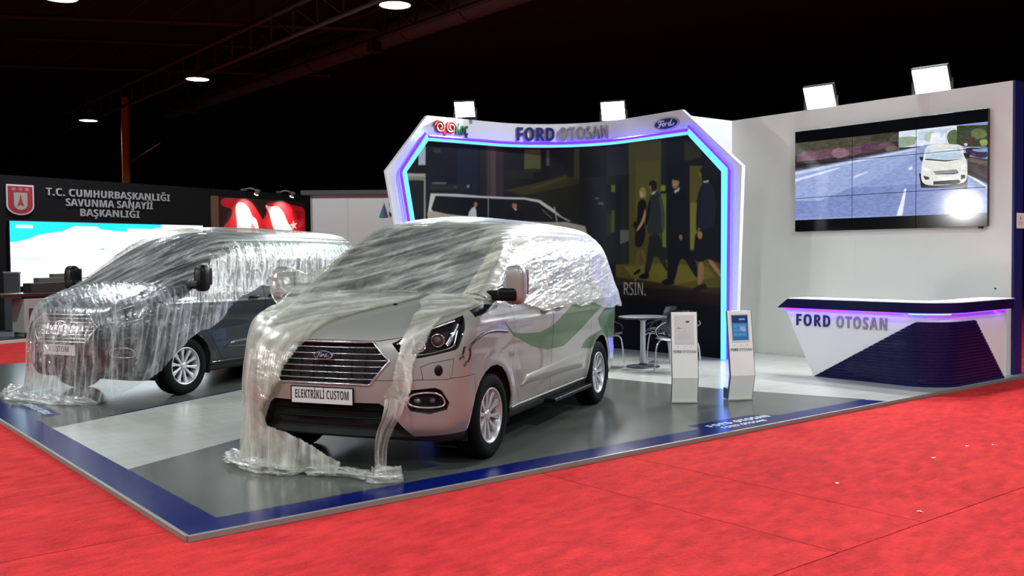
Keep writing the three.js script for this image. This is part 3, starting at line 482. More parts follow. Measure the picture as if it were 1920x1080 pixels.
// ================================================================ video wall of nine screens
{
  const picture = painted(1536, 800, (c, w, h) => {
    const X = (a) => a * w, Y = (b) => b * h;
    c.fillStyle = '#8fa0d0'; c.fillRect(0, 0, w, h);
    const trace = (pts) => { c.beginPath(); pts.forEach(([u, y], i) => i ? c.lineTo(X(u), Y(y)) : c.moveTo(X(u), Y(y))); };
    const P = (col, pts) => { c.fillStyle = col; trace(pts); c.closePath(); c.fill(); };
    const S = (col, lw, pts) => { c.strokeStyle = col; c.lineWidth = lw * h; trace(pts); c.stroke(); };
    const B = (col, pts) => { c.fillStyle = col; c.beginPath(); const n = pts.length, m = (a, b) => [(X(a[0]) + X(b[0])) / 2, (Y(a[1]) + Y(b[1])) / 2]; c.moveTo(...m(pts[n - 1], pts[0])); pts.forEach((p, i) => c.quadraticCurveTo(X(p[0]), Y(p[1]), ...m(p, pts[(i + 1) % n]))); c.fill(); };
P('#8fa0d0',[[0.00,0.39],[0.67,0.27],[1.00,0.36],[1.01,0.89],[0.00,0.86]]);
P('#7f8fc4',[[0.00,0.59],[1.00,0.61],[1.01,0.89],[0.00,0.86]]);
P('#9aabd8',[[0.00,0.41],[0.62,0.29],[0.69,0.30],[0.53,0.48],[0.15,0.70],[0.00,0.69]]);
P('#3a3438',[[0.00,0.07],[0.34,0.08],[0.58,0.09],[0.70,0.13],[0.70,0.27],[0.33,0.32],[0.00,0.39]]);
P('#4b4a3c',[[0.00,0.11],[0.27,0.11],[0.58,0.13],[0.58,0.20],[0.29,0.23],[0.00,0.24]]);
P('#6a4b5a',[[0.01,0.22],[0.21,0.21],[0.53,0.20],[0.57,0.24],[0.34,0.29],[0.17,0.30],[0.01,0.31]]);
B('#7a5566',[[0.02,0.20],[0.12,0.20],[0.15,0.30],[0.07,0.32]]);
B('#8a6a74',[[0.21,0.22],[0.27,0.20],[0.33,0.26],[0.29,0.31],[0.23,0.30]]);
B('#5d3f55',[[0.38,0.20],[0.44,0.18],[0.49,0.20],[0.46,0.28],[0.38,0.28]]);
B('#2d2a2a',[[0.00,0.30],[0.13,0.30],[0.21,0.32],[0.13,0.36],[0.00,0.37]]);
B('#403b33',[[0.43,0.12],[0.48,0.11],[0.55,0.13],[0.53,0.19],[0.44,0.19]]);
B('#6f6353',[[0.51,0.24],[0.57,0.24],[0.58,0.28],[0.51,0.29]]);
P('#c3cfec',[[0.00,0.40],[0.33,0.34],[0.67,0.28],[0.67,0.30],[0.33,0.36],[0.00,0.43]]);
P('#55505c',[[0.00,0.37],[0.33,0.32],[0.67,0.28],[0.67,0.28],[0.33,0.33],[0.00,0.39]]);
P('#dfe6f2',[[0.58,0.09],[0.82,0.11],[0.87,0.12],[0.85,0.27],[0.70,0.26],[0.70,0.27],[0.58,0.26]]);
P('#c4d3e6',[[0.67,0.13],[0.84,0.13],[0.78,0.21],[0.68,0.22]]);
P('#93a68c',[[0.58,0.17],[0.63,0.16],[0.67,0.18],[0.66,0.25],[0.58,0.26]]);
B('#aebfae',[[0.70,0.16],[0.75,0.14],[0.78,0.20],[0.78,0.24],[0.71,0.24]]);
P('#e9edf4',[[0.74,0.16],[0.78,0.16],[0.79,0.24],[0.73,0.25]]);
S('#8e9aa0',0.004,[[0.81,0.14],[0.81,0.28]]);
S('#8e9aa0',0.004,[[0.58,0.14],[0.58,0.28]]);
S('#dce4ea',0.004,[[0.58,0.16],[0.69,0.18]]);
S('#8e9aa0',0.003,[[0.63,0.17],[0.63,0.26]]);
B('#5d6f47',[[0.81,0.17],[0.86,0.14],[0.87,0.23],[0.86,0.29],[0.82,0.28]]);
P('#3d4433',[[0.86,0.12],[1.00,0.14],[1.00,0.33],[0.90,0.31],[0.86,0.28]]);
B('#67764e',[[0.92,0.16],[0.99,0.17],[1.00,0.25],[0.93,0.26]]);
B('#4e4037',[[0.89,0.22],[0.95,0.23],[0.95,0.30],[0.90,0.30]]);
B('#8a9a55',[[0.96,0.26],[1.00,0.26],[1.00,0.32],[0.97,0.32]]);
P('#d6def4',[[0.00,0.47],[0.26,0.39],[0.27,0.40],[0.00,0.50]]);
P('#cfd8f2',[[0.34,0.49],[0.41,0.45],[0.42,0.46],[0.34,0.51]]);
P('#d6def4',[[0.63,0.45],[0.65,0.43],[0.65,0.43],[0.65,0.47],[0.63,0.47]]);
P('#e6eaf6',[[0.61,0.64],[0.62,0.64],[0.60,0.88],[0.57,0.88]]);
P('#dfe4f2',[[0.91,0.56],[0.92,0.55],[1.00,0.66],[1.00,0.68]]);
P('#4b3d3c',[[0.91,0.39],[1.00,0.43],[1.00,0.61],[0.91,0.52]]);
P('#6b5a50',[[0.90,0.39],[1.00,0.45],[1.00,0.49],[0.91,0.43]]);
B('#3a3148',[[0.89,0.32],[0.96,0.33],[1.00,0.36],[1.00,0.43],[0.92,0.39]]);
B('#8fa3c8',[[0.92,0.33],[0.98,0.34],[1.00,0.37],[0.95,0.36]]);
B('#7d2f5a',[[0.93,0.37],[0.95,0.37],[0.95,0.39],[0.93,0.39]]);
P('#221d22',[[0.91,0.50],[1.00,0.60],[1.00,0.64],[0.91,0.55]]);
B('#cfc4cc',[[0.89,0.28],[0.91,0.28],[0.91,0.30],[0.90,0.31]]);
P('#222436',[[0.69,0.59],[0.90,0.59],[0.91,0.67],[0.69,0.64]]);
P('#15161f',[[0.68,0.51],[0.71,0.51],[0.71,0.63],[0.69,0.63]]);
P('#15161f',[[0.89,0.52],[0.91,0.52],[0.91,0.66],[0.88,0.65]]);
B('#e4e4dc',[[0.71,0.28],[0.74,0.26],[0.86,0.28],[0.89,0.31],[0.90,0.40],[0.91,0.47],[0.91,0.60],[0.88,0.63],[0.73,0.63],[0.69,0.59],[0.69,0.47],[0.70,0.38]]);
P('#b9cde0',[[0.72,0.30],[0.87,0.31],[0.89,0.40],[0.81,0.41],[0.71,0.38]]);
P('#d8e6ee',[[0.74,0.30],[0.86,0.32],[0.87,0.35],[0.73,0.34]]);
P('#26262c',[[0.68,0.36],[0.70,0.36],[0.70,0.39],[0.69,0.40]]);
P('#26262c',[[0.89,0.36],[0.92,0.36],[0.92,0.41],[0.90,0.41]]);
P('#2a2a30',[[0.71,0.38],[0.81,0.41],[0.89,0.41],[0.89,0.41],[0.81,0.42],[0.71,0.39]]);
P('#5b5d62',[[0.75,0.50],[0.86,0.50],[0.87,0.53],[0.85,0.54],[0.76,0.53]]);
S('#d8d8d8',0.004,[[0.75,0.51],[0.86,0.51]]);
S('#d8d8d8',0.004,[[0.75,0.52],[0.86,0.52]]);
P('#f4f4ee',[[0.70,0.45],[0.73,0.48],[0.73,0.50],[0.70,0.48]]);
P('#f4f4ee',[[0.88,0.47],[0.90,0.45],[0.90,0.50],[0.88,0.51]]);
P('#f2f2ee',[[0.77,0.55],[0.84,0.56],[0.84,0.59],[0.77,0.58]]);
P('#3b3c42',[[0.70,0.53],[0.73,0.55],[0.73,0.57],[0.71,0.57]]);
P('#3b3c42',[[0.88,0.55],[0.90,0.55],[0.90,0.58],[0.88,0.59]]);
P('#23242c',[[0.75,0.59],[0.87,0.59],[0.88,0.61],[0.86,0.63],[0.75,0.62]]);    const im = c.getImageData(0, 0, w, h), d = im.data;
    for (let y = 0, i = 0; y < h; y++) for (let x = 0; x < w; x++, i += 4) { const g = (fbm(x / 26, y / 11, 3, 0, 0, 4) - 0.5) * 34; d[i] += g; d[i + 1] += g; d[i + 2] += g; }
    c.putImageData(im, 0, 0);
    c.fillStyle = '#06070a'; c.fillRect(0, 0, w, h * 0.113); c.fillRect(0, h * 0.885, w, h * 0.115);
  });
  const vw = thing('video_wall', 'large black video wall of nine screens showing a silver van on a motorway', 'screen', ST(10.81, 0, 0), TURN);
  const x = -0.09, l0 = 0.39, l1 = 3.34, y0 = 1.975, y1 = 3.515, pw = (l1 - l0) / 3, ph = (y1 - y0) / 3;
  part('mounting_frame', box(0.05, y1 - y0 - 0.06, l1 - l0 - 0.06, -0.025, (y0 + y1) / 2, -(l0 + l1) / 2), M.black, vw);
  part('loudspeaker_foot', box(0.05, 0.03, 0.05, x + 0.03, y0 - 0.012, -(l0 + 0.1), 0.004), M.black, vw);
  for (let r = 0; r < 3; r++) for (let c = 0; c < 3; c++) {           // c counts from the left of the picture, which is the far end
    const lc = l1 - (c + 0.5) * pw, yc = y1 - (r + 0.5) * ph;
    const cab = part('screen', box(0.055, ph - 0.002, pw - 0.002, x + 0.032, yc, -lc, 0.004), M.blackGloss, vw);
    const map = picture.clone(); map.repeat.set(1 / 3, 1 / 3); map.offset.set(c / 3, (2 - r) / 3); map.needsUpdate = true;
    const m = new THREE.MeshPhysicalMaterial({ color: 0x050506, roughness: 0.1, specularIntensity: 0.55, emissive: 0xffffff, emissiveMap: map, emissiveIntensity: 0.78 });
    const g = new THREE.PlaneGeometry(pw - 0.008, ph - 0.008).rotateY(-Math.PI / 2).translate(x + 0.0025, yc, -lc);
    part('display', g, m, cab);
  }
  const L = new THREE.RectAreaLight(0xa8b4d8, 0.25, l1 - l0, 1.15); L.position.copy(ST(10.70, (l0 + l1) / 2, 2.75)); L.lookAt(ST(5, (l0 + l1) / 2, 2.75)); L.name = 'video_wall_light'; scene.add(L);
}
// ================================================================ reception counter: white body, navy slatted panel wrapped round the corner
{
  const ct = thing('reception_counter', 'white reception counter with navy top and dark slatted panel under the video wall', 'counter', ST(0, 0, TOP), TURN);
  // plan path of the front, from the far left end round the corner to the wall end; w = distance along it
  const R = 0.42, s0 = 8.90, l0 = 0.06, lE = 2.22, sE = 10.5, A1 = lE - (l0 + R), A2 = R * Math.PI / 2, A3 = sE - (s0 + R), WT = A1 + A2 + A3;
  const plan = (w, off = 0) => {               // off > 0 outwards; returns local x, z
    let s, l, ns, nl;
    if (w < A1) { s = s0; l = lE - w; ns = -1; nl = 0; } else if (w < A1 + A2) { const a = (w - A1) / R; ns = -Math.cos(a); nl = -Math.sin(a); s = s0 + R + R * ns; l = l0 + R + R * nl; } else { s = s0 + R + w - A1 - A2; l = l0; ns = 0; nl = -1; }
    return [s + ns * off, -(l + nl * off)];
  };
  const wrap = (poly, z0, z1, n) => {          // band between lower(t) and upper(t) in (w, y), given as two polylines sampled n times, thickness z0..z1 outwards
    const pos = [], idx = [];
    for (let i = 0; i <= n; i++) { const [a, b] = poly(i / n); for (const [q, z] of [[a, z1], [b, z1], [b, z0], [a, z0]]) { const [x, zz] = plan(q[0], z); pos.push(x, q[1], zz); } }
    for (let i = 0; i < n; i++) for (let k = 0; k < 4; k++) { const a = i * 4 + k, b = i * 4 + (k + 1) % 4; idx.push(a, a + 4, b, b, a + 4, b + 4); }
    idx.push(0, 1, 2, 0, 2, 3, n * 4, n * 4 + 2, n * 4 + 1, n * 4, n * 4 + 3, n * 4 + 2);
    const g = new THREE.BufferGeometry(); g.setAttribute('position', new THREE.BufferAttribute(new Float32Array(pos), 3)); g.setIndex(idx);
    return toCreasedNormals(g, 0.5);
  };
  const H = 0.875, lean = (y) => 0.44 * (1 - y / H);                       // the left end leans outwards upwards
  part('body', wrap((t) => [[mix(lean(0) + 0.0, WT, t), 0.0], [mix(0, WT, t), H]], -0.03, 0, 64), M.whiteGloss, ct);
  part('end_panel', prism([[0, 0], [1.4, 0], [1.4, H], [0, H]], 0.03).translate(8.99, 0, -lE + 0.66), M.white, ct);
  part('side_post', box(0.16, H + 0.1, 0.12, 10.62, (H + 0.1) / 2, -0.19), M.white, ct);
  // slats: each a navy lath between the slanting edges of the trapezium
  const yb = 0.0, yt = 0.775, wl = (y) => mix(lean(0) + 0.02, 1.845, (y - yb) / (yt - yb)), wr = (y) => mix(WT - 0.03, WT - 0.80, (y - yb) / (yt - yb));
  const NS = 20, ph = (yt - yb) / NS;
  part('backing', wrap((t) => [[mix(wl(yb), wr(yb), t), yb], [mix(wl(yt), wr(yt), t), yt]], 0.0005, 0.006, 60), std(lin(0.002, 0.002, 0.01), 0.6), ct);
  for (let k = 0; k < NS; k++) { const a = yb + k * ph, b = a + ph - 0.007; part('slat', wrap((t) => [[mix(wl(a), wr(a), t), a], [mix(wl(b), wr(b), t), b]], 0.004, 0.02, 44), M.navyGloss, ct); }
  // counter top: overhanging navy slab with a pointed left end, thin white board on it
  const slabTop = (over, y0, y1, w0lo, w0hi) => wrap((t) => [[mix(w0lo, WT + 0.06, t), y0], [mix(w0hi, WT + 0.06, t), y1]], -0.30, over, 60);
  part('counter_top', slabTop(0.09, 0.885, 1.005, -0.06, 0.10), M.navyGloss, ct);
  part('top_board', slabTop(0.095, 1.006, 1.016, 0.10, 0.12), M.white, ct);
  const lv = glow(0.16, 0.02, 1.3, 4);
  part('led_strip', wrap((t) => [[mix(0, WT, t), 0.868], [mix(0, WT, t), 0.881]], 0.03, 0.055, 60), lv, ct);
  part('led_module', wrap((t) => [[mix(1.78, 2.2, t), 0.864], [mix(1.78, 2.2, t), 0.876]], 0.06, 0.075, 12), glow(0.35, 0.7, 1.2, 1.2), ct);
  for (const [a, b] of [[0.1, 1.7], [1.7, WT - 0.1]]) {
    const [x0, z0] = plan(a, 0.06), [x1, z1] = plan(b, 0.06), p0 = new THREE.Vector3(x0, 0.86, z0), p1 = new THREE.Vector3(x1, 0.86, z1);
    const L = new THREE.RectAreaLight(new THREE.Color().setRGB(0.3, 0.08, 1), 5 * LEDP, p0.distanceTo(p1), 0.03); L.name = 'counter_led_light';
    const mid = p0.clone().lerp(p1, 0.5).applyAxisAngle(new THREE.Vector3(0, 1, 0), TURN).add(ct.position), d = p1.clone().sub(p0).applyAxisAngle(new THREE.Vector3(0, 1, 0), TURN).normalize();
    L.position.copy(mid); L.quaternion.setFromRotationMatrix(new THREE.Matrix4().makeBasis(d, new THREE.Vector3(0, 1, 0).cross(d).normalize(), new THREE.Vector3(0, 1, 0))); scene.add(L);
  }
  const put = (name, text, w0, w1, m) => {
    const g = group(name, ct), t = letters(text, 0.108 / 0.716, 0.014, 0.02), k = (w1 - w0) / t.width;
    for (const q of t.list) { const gg = plain(q.geometry.scale(k, 1, 1).translate(w0, 0.655, 0.001)), p = gg.attributes.position; for (let i = 0; i < p.count; i++) { const [x, z] = plan(p.getX(i), p.getZ(i)); p.setXYZ(i, x, p.getY(i), z); } gg.computeVertexNormals(); part('letter', gg, m, g); }
  };
  put('brand_lettering', 'FORD', 0.17, 0.72, std(lin(0.006, 0.01, 0.13), 0.4));
  put('stencil_lettering', 'OTOSAN', 0.775, 1.51, std(lin(0.24, 0.23, 0.27), 0.45));
}
// ================================================================ two information kiosks
{
  const cream = std(lin(0.68, 0.67, 0.62), 0.5);
  const kiosk = (label, pos, turn, screen) => {
    const t = thing('info_kiosk', label, 'kiosk', pos, turn);
    // side profile (z forward, y up): foot leans forward to the knee, the panel leans back from it
    const W = 0.285, side = [[-0.02, 0.02], [0.06, 0.285], [-0.05, 0.985], [-0.075, 0.985], [0.025, 0.285], [-0.05, 0.02]];
    const body = prism(side, W - 0.012).rotateY(-Math.PI / 2).translate(W / 2 - 0.006, 0, 0);
    part('panel', body, cream, t);
    for (const x of [-1, 1]) part('side_edge', prism(side, 0.006).rotateY(-Math.PI / 2).translate(x > 0 ? W / 2 : -W / 2 + 0.006, 0, 0), std(lin(0.05, 0.05, 0.055), 0.5), t);
    part('foot_plate', box(W, 0.018, 0.03, 0, 0.011, -0.012, 0.003), std(lin(0.4, 0.36, 0.3), 0.4, 0.5), t);
    part('back_box', box(W - 0.03, 0.12, 0.14, 0, 0.07, -0.12, 0.006), std(lin(0.03, 0.035, 0.05), 0.5), t);
    const face = group('fascia', t); face.position.set(0, 0.285, 0.0605); face.rotation.x = -Math.atan2(0.11, 0.70);   // y runs up the leaning panel
    const h = 0.708;
    part('display_frame', box(0.205, 0.315, 0.006, 0, h - 0.19, 0, 0.003), std(lin(0.5, 0.49, 0.46), 0.5), face);
    part('display', new THREE.PlaneGeometry(0.185, 0.275).translate(0, h - 0.185, 0.0037), screen, face);
    for (const x of [-0.07, 0, 0.07]) part('button', cyl(0.007, 0.007, 0.004, 0, 0, 0, 14).rotateX(Math.PI / 2).translate(x, h - 0.375, 0.002), M.steel, face);
    for (const [text, x0, x1, m] of [['FORD', -0.125, -0.035, std(lin(0.02, 0.02, 0.025), 0.5)], ['OTOSAN', -0.028, 0.125, std(lin(0.2, 0.2, 0.21), 0.5)]]) { const q = letters(text, 0.03, 0.003, 0), k = (x1 - x0) / q.width; part('lettering', q.list.map((e) => e.geometry.scale(k, 1, 1).translate(x0, h - 0.44, 0.0)), m, face); }
    return t;
  };
  const page = painted(256, 384, (c, w, h) => { c.fillStyle = '#c3c0ba'; c.fillRect(0, 0, w, h); c.fillStyle = '#2b2c2e'; c.beginPath(); c.ellipse(178, 78, 30, 14, 0, 0, 7); c.fill(); c.fillRect(150, 82, 56, 8); c.fillStyle = '#a88a3a'; c.fillRect(16, 168, 52, 10); c.fillRect(30, 154, 24, 12); c.fillStyle = '#4b4232'; c.fillRect(16, 180, 60, 5); c.fillStyle = '#908d88'; c.fillRect(80, 176, 60, 5); c.fillRect(110, 214, 44, 6); c.fillStyle = '#aaa7a1'; for (let k = 0; k < 9; k++) c.fillRect(20, 232 + k * 14, 200 - (k * 37) % 60, 4); });
  const blue = painted(256, 384, (c, w, h) => { c.fillStyle = '#2f6699'; c.fillRect(0, 0, w, h); c.fillStyle = '#12305f'; c.fillRect(0, 0, w, h * 0.3); c.fillStyle = '#7f95b8'; c.fillRect(w * 0.45, h * 0.13, w * 0.38, h * 0.07); c.fillStyle = '#4f86b4'; for (let k = 0; k < 9; k++) c.fillRect(w * 0.08 + (k % 3) * 70, h * 0.36 + Math.floor(k / 3) * 66, 62, 52); c.fillStyle = '#7ea3c9'; c.beginPath(); c.ellipse(w * 0.68, h * 0.55, 56, 36, 0.5, 0, 7); c.fill(); c.fillStyle = '#a58cc0'; c.fillRect(w * 0.72, h * 0.58, 40, 26); });
  kiosk('white leaning information kiosk with a pale page on its screen', ST(5.90, 1.36, TOP), -0.06, std(0xffffff, 0.25, 0, { map: page }));
  const lit = new THREE.MeshStandardMaterial({ color: 0x080808, roughness: 0.15, emissive: 0xffffff, emissiveMap: blue, emissiveIntensity: 0.75 });
  kiosk('white leaning information kiosk with a lit blue screen', ST(6.50, 1.08, TOP), 0.16, lit);
}
// ================================================================ meeting table and chairs behind the kiosks
{
  const tb = thing('bistro_table', 'round grey bistro table with a chrome column in front of the dark poster', 'table', ST(8.02, 4.0, TOP), TURN);
  part('table_top', new THREE.LatheGeometry([[0.001, 0.70], [0.34, 0.70], [0.352, 0.707], [0.352, 0.722], [0.345, 0.728], [0.001, 0.728]].map((p) => new THREE.Vector2(...p)), 40), std(lin(0.018, 0.02, 0.022), 0.4), tb);
  part('column', new THREE.LatheGeometry([[0.001, 0.02], [0.07, 0.03], [0.04, 0.07], [0.038, 0.66], [0.12, 0.70], [0.001, 0.70]].map((p) => new THREE.Vector2(...p)), 24), M.steel, tb);
  part('base', new THREE.LatheGeometry([[0.001, 0], [0.24, 0], [0.24, 0.012], [0.2, 0.022], [0.001, 0.035]].map((p) => new THREE.Vector2(...p)), 36), std(lin(0.06, 0.06, 0.065), 0.3, 0.6), tb);
  // chair: moulded dark shell on four bent chrome legs, faces +z
  const shell = () => { const g = new THREE.PlaneGeometry(1, 1, 24, 28), p = g.attributes.position, v = new THREE.Vector3(); const sp = new THREE.CatmullRomCurve3([[0, 0.44, 0.22], [0, 0.465, 0.12], [0, 0.45, -0.06], [0, 0.48, -0.17], [0, 0.6, -0.225], [0, 0.72, -0.25], [0, 0.83, -0.28]].map((q) => new THREE.Vector3(...q)));
    for (let i = 0; i < p.count; i++) { const a = p.getX(i) * 2, t = p.getY(i) + 0.5; sp.getPoint(t, v); const w = mix(0.22, 0.235, Math.sin(t * Math.PI)) * (t > 0.85 ? mix(1, 0.72, (t - 0.85) / 0.15) : 1), cup = Math.pow(Math.abs(a), 2.2) * (0.035 + 0.10 * sstep(0.35, 0.6, t)); p.setXYZ(i, a * w, v.y + (t < 0.5 ? Math.pow(Math.abs(a), 3) * 0.03 : 0), v.z + (t > 0.4 ? cup : 0)); }
    g.computeVertexNormals(); const back = g.clone(), bp = back.attributes.position, n = back.attributes.normal; for (let i = 0; i < bp.count; i++) bp.setXYZ(i, bp.getX(i) - n.getX(i) * 0.008, bp.getY(i) - n.getY(i) * 0.008, bp.getZ(i) - n.getZ(i) * 0.008); const ix = back.index.array; for (let i = 0; i < ix.length; i += 3) { const q = ix[i]; ix[i] = ix[i + 1]; ix[i + 1] = q; } back.computeVertexNormals(); return join([g, back]); };
  const sg = shell(), dark = std(lin(0.012, 0.012, 0.014), 0.35);
  const chair = (label, s, l, turn) => {
    const t = thing('shell_chair', label, 'chair', ST(s, l, TOP), turn);
    part('seat_shell', sg, dark, t);
    for (const x of [-1, 1]) { part('arm_rail', tube([[x * 0.2, 0.47, 0.18], [x * 0.265, 0.55, 0.14], [x * 0.275, 0.62, 0.0], [x * 0.26, 0.66, -0.16], [x * 0.2, 0.69, -0.24]], 0.009, 24, 8), dark, t);
      for (const z of [-1, 1]) part('leg', tube([[x * 0.12, 0.43, z * 0.03], [x * 0.19, 0.435, z * 0.12], [x * 0.215, 0.39, z * 0.17], [x * 0.235, 0.012, z * 0.23]], 0.011, 24, 8), M.chrome, t); }
    part('under_frame', [tube([[-0.15, 0.432, 0.1], [0, 0.43, 0.02], [0.15, 0.432, 0.1]], 0.01, 16, 8), tube([[-0.15, 0.432, -0.1], [0, 0.43, -0.02], [0.15, 0.432, -0.1]], 0.01, 16, 8)], M.chrome, t);
    return t;
  };
  chair('dark shell chair with chrome legs between the rear of the silver van and the table', 7.72, 4.52, TURN + 1.9);
  chair('dark shell chair with chrome legs partly hidden behind the kiosk with the pale page', 7.95, 3.28, TURN - 1.35);
  chair('dark shell chair on the far side of the bistro table against the poster', 8.72, 4.35, TURN - 2.6);
}
// ================================================================ the vans: body as a smooth field in van axes (x forward from the front axle, y up, z to the van's right), cut into panels
function spline(pts) {                         // monotone-ish cubic through [x, y] pairs, x rising; returns value and slope
  const n = pts.length, m = pts.map((p, i) => i === 0 ? (pts[1][1] - p[1]) / (pts[1][0] - p[0]) : i === n - 1 ? (p[1] - pts[i - 1][1]) / (p[0] - pts[i - 1][0]) : (pts[i + 1][1] - pts[i - 1][1]) / (pts[i + 1][0] - pts[i - 1][0]));
  return (x) => {
    if (x <= pts[0][0]) return [pts[0][1] + m[0] * (x - pts[0][0]), m[0]];
    if (x >= pts[n - 1][0]) return [pts[n - 1][1] + m[n - 1] * (x - pts[n - 1][0]), m[n - 1]];
    let i = 0; while (x > pts[i + 1][0]) i++;
    const h = pts[i + 1][0] - pts[i][0], t = (x - pts[i][0]) / h, t2 = t * t, t3 = t2 * t, a = pts[i][1], b = pts[i + 1][1], ma = m[i] * h, mb = m[i + 1] * h;
    return [a * (2 * t3 - 3 * t2 + 1) + ma * (t3 - 2 * t2 + t) + b * (3 * t2 - 2 * t3) + mb * (t3 - t2), (a * (6 * t2 - 6 * t) + ma * (3 * t2 - 4 * t + 1) + b * (6 * t - 6 * t2) + mb * (3 * t2 - 2 * t)) / h];
  };
}
const smax = (a, b, k) => { const h = Math.max(k - Math.abs(a - b), 0) / k; return Math.max(a, b) + h * h * k * 0.25; };
const ROOF = spline([[-4.3, 1.88], [-3.9, 1.915], [-3.4, 1.945], [-2.6, 1.972], [-1.8, 1.98], [-1.3, 1.972], [-1.05, 1.955], [-0.88, 1.925], [-0.72, 1.862], [-0.55, 1.762], [-0.35, 1.632], [-0.1, 1.468], [0.06, 1.362], [0.15, 1.312], [0.25, 1.272], [0.4, 1.222], [0.6, 1.155], [0.78, 1.085], [0.88, 1.03], [0.95, 0.97], [1.1, 0.8]]);
const WIDE = spline([[0.1, 0.84], [0.25, 0.885], [0.34, 0.925], [0.45, 0.95], [0.6, 0.958], [0.75, 0.966], [0.9, 0.982], [1.04, 0.984], [1.14, 0.966], [1.22, 0.944], [1.32, 0.914], [1.5, 0.868], [1.7, 0.808], [1.85, 0.752], [2.05, 0.66]]);
const NOSE = spline([[0.1, 0.70], [0.22, 0.82], [0.3, 0.9], [0.36, 0.938], [0.45, 0.955], [0.55, 0.966], [0.65, 0.97], [0.75, 0.965], [0.85, 0.952], [0.95, 0.93], [1.02, 0.905], [1.12, 0.87], [1.3, 0.8]]);
function shapes(x, y, z) {                     // distances to the four faces that bound the body: roof line, flank, nose, tail
  const a = Math.abs(z);
  let [w, ws] = WIDE(y);
  w -= 0.055 * sstep(-2.7, -4.0, x);
  if (y > 0.2 && y < 0.9) for (const ax of [0, -2.933]) { const r = Math.hypot(x - ax, y - 0.343); if (r < 0.62) { const e = (r - 0.43) / 0.055; w += 0.016 * Math.exp(-e * e); } }
  if (y > 0.98 && y < 1.15) w += 0.006 * Math.exp(-Math.pow((y - 1.075 - 0.018 * (x + 1)) / 0.018, 2)) * sstep(0.45, 0.2, x);
  const side = (a - w) / Math.sqrt(1 + ws * ws);
  const q = a / 0.8, xb = x + 0.08 * q * q, [t, ts] = ROOF(xb), crown = mix(0.02, 0.135, sstep(0.1, -1.3, x));
  const scoop = x > 0.2 ? 0.012 * Math.exp(-Math.pow((a - 0.60) / 0.05, 2)) * sstep(0.2, 0.35, x) * sstep(0.95, 0.8, x) : 0;
  const over = (y - (t - crown * q * q * (1 + 0.2 * q * q) + scoop)) / Math.sqrt(1 + ts * ts);
  const k = a / 0.97, dk = 0.40 * 3.2 / 0.97 * Math.pow(k, 2.2), [f, fs] = NOSE(y);
  const front = (x - (f - 0.40 * Math.pow(k, 3.2))) / Math.sqrt(1 + dk * dk + fs * fs);
  const back = (-3.82 + 0.055 * Math.max(0, y - 0.7) + 0.10 * Math.pow(k, 4) - 0.03 * sstep(0.62, 0.56, y)) - x;
  return [over, side, front, back];
}
function body(x, y, z) {
  const [over, side, front, back] = shapes(x, y, z);
  let d = smax(over, side, mix(0.10, 0.20, sstep(-0.5, -1.2, x)));
  d = smax(d, front, 0.09);
  d = smax(d, back, 0.16);
  return smax(d, 0.22 + 0.05 * sstep(0.5, 0.9, x) - y, 0.05);
}
const grad = (F, x, y, z, e = 0.002) => { const g = [F(x + e, y, z) - F(x - e, y, z), F(x, y + e, z) - F(x, y - e, z), F(x, y, z + e) - F(x, y, z - e)], n = Math.hypot(...g) || 1; return [g[0] / n, g[1] / n, g[2] / n, n / (2 * e)]; };
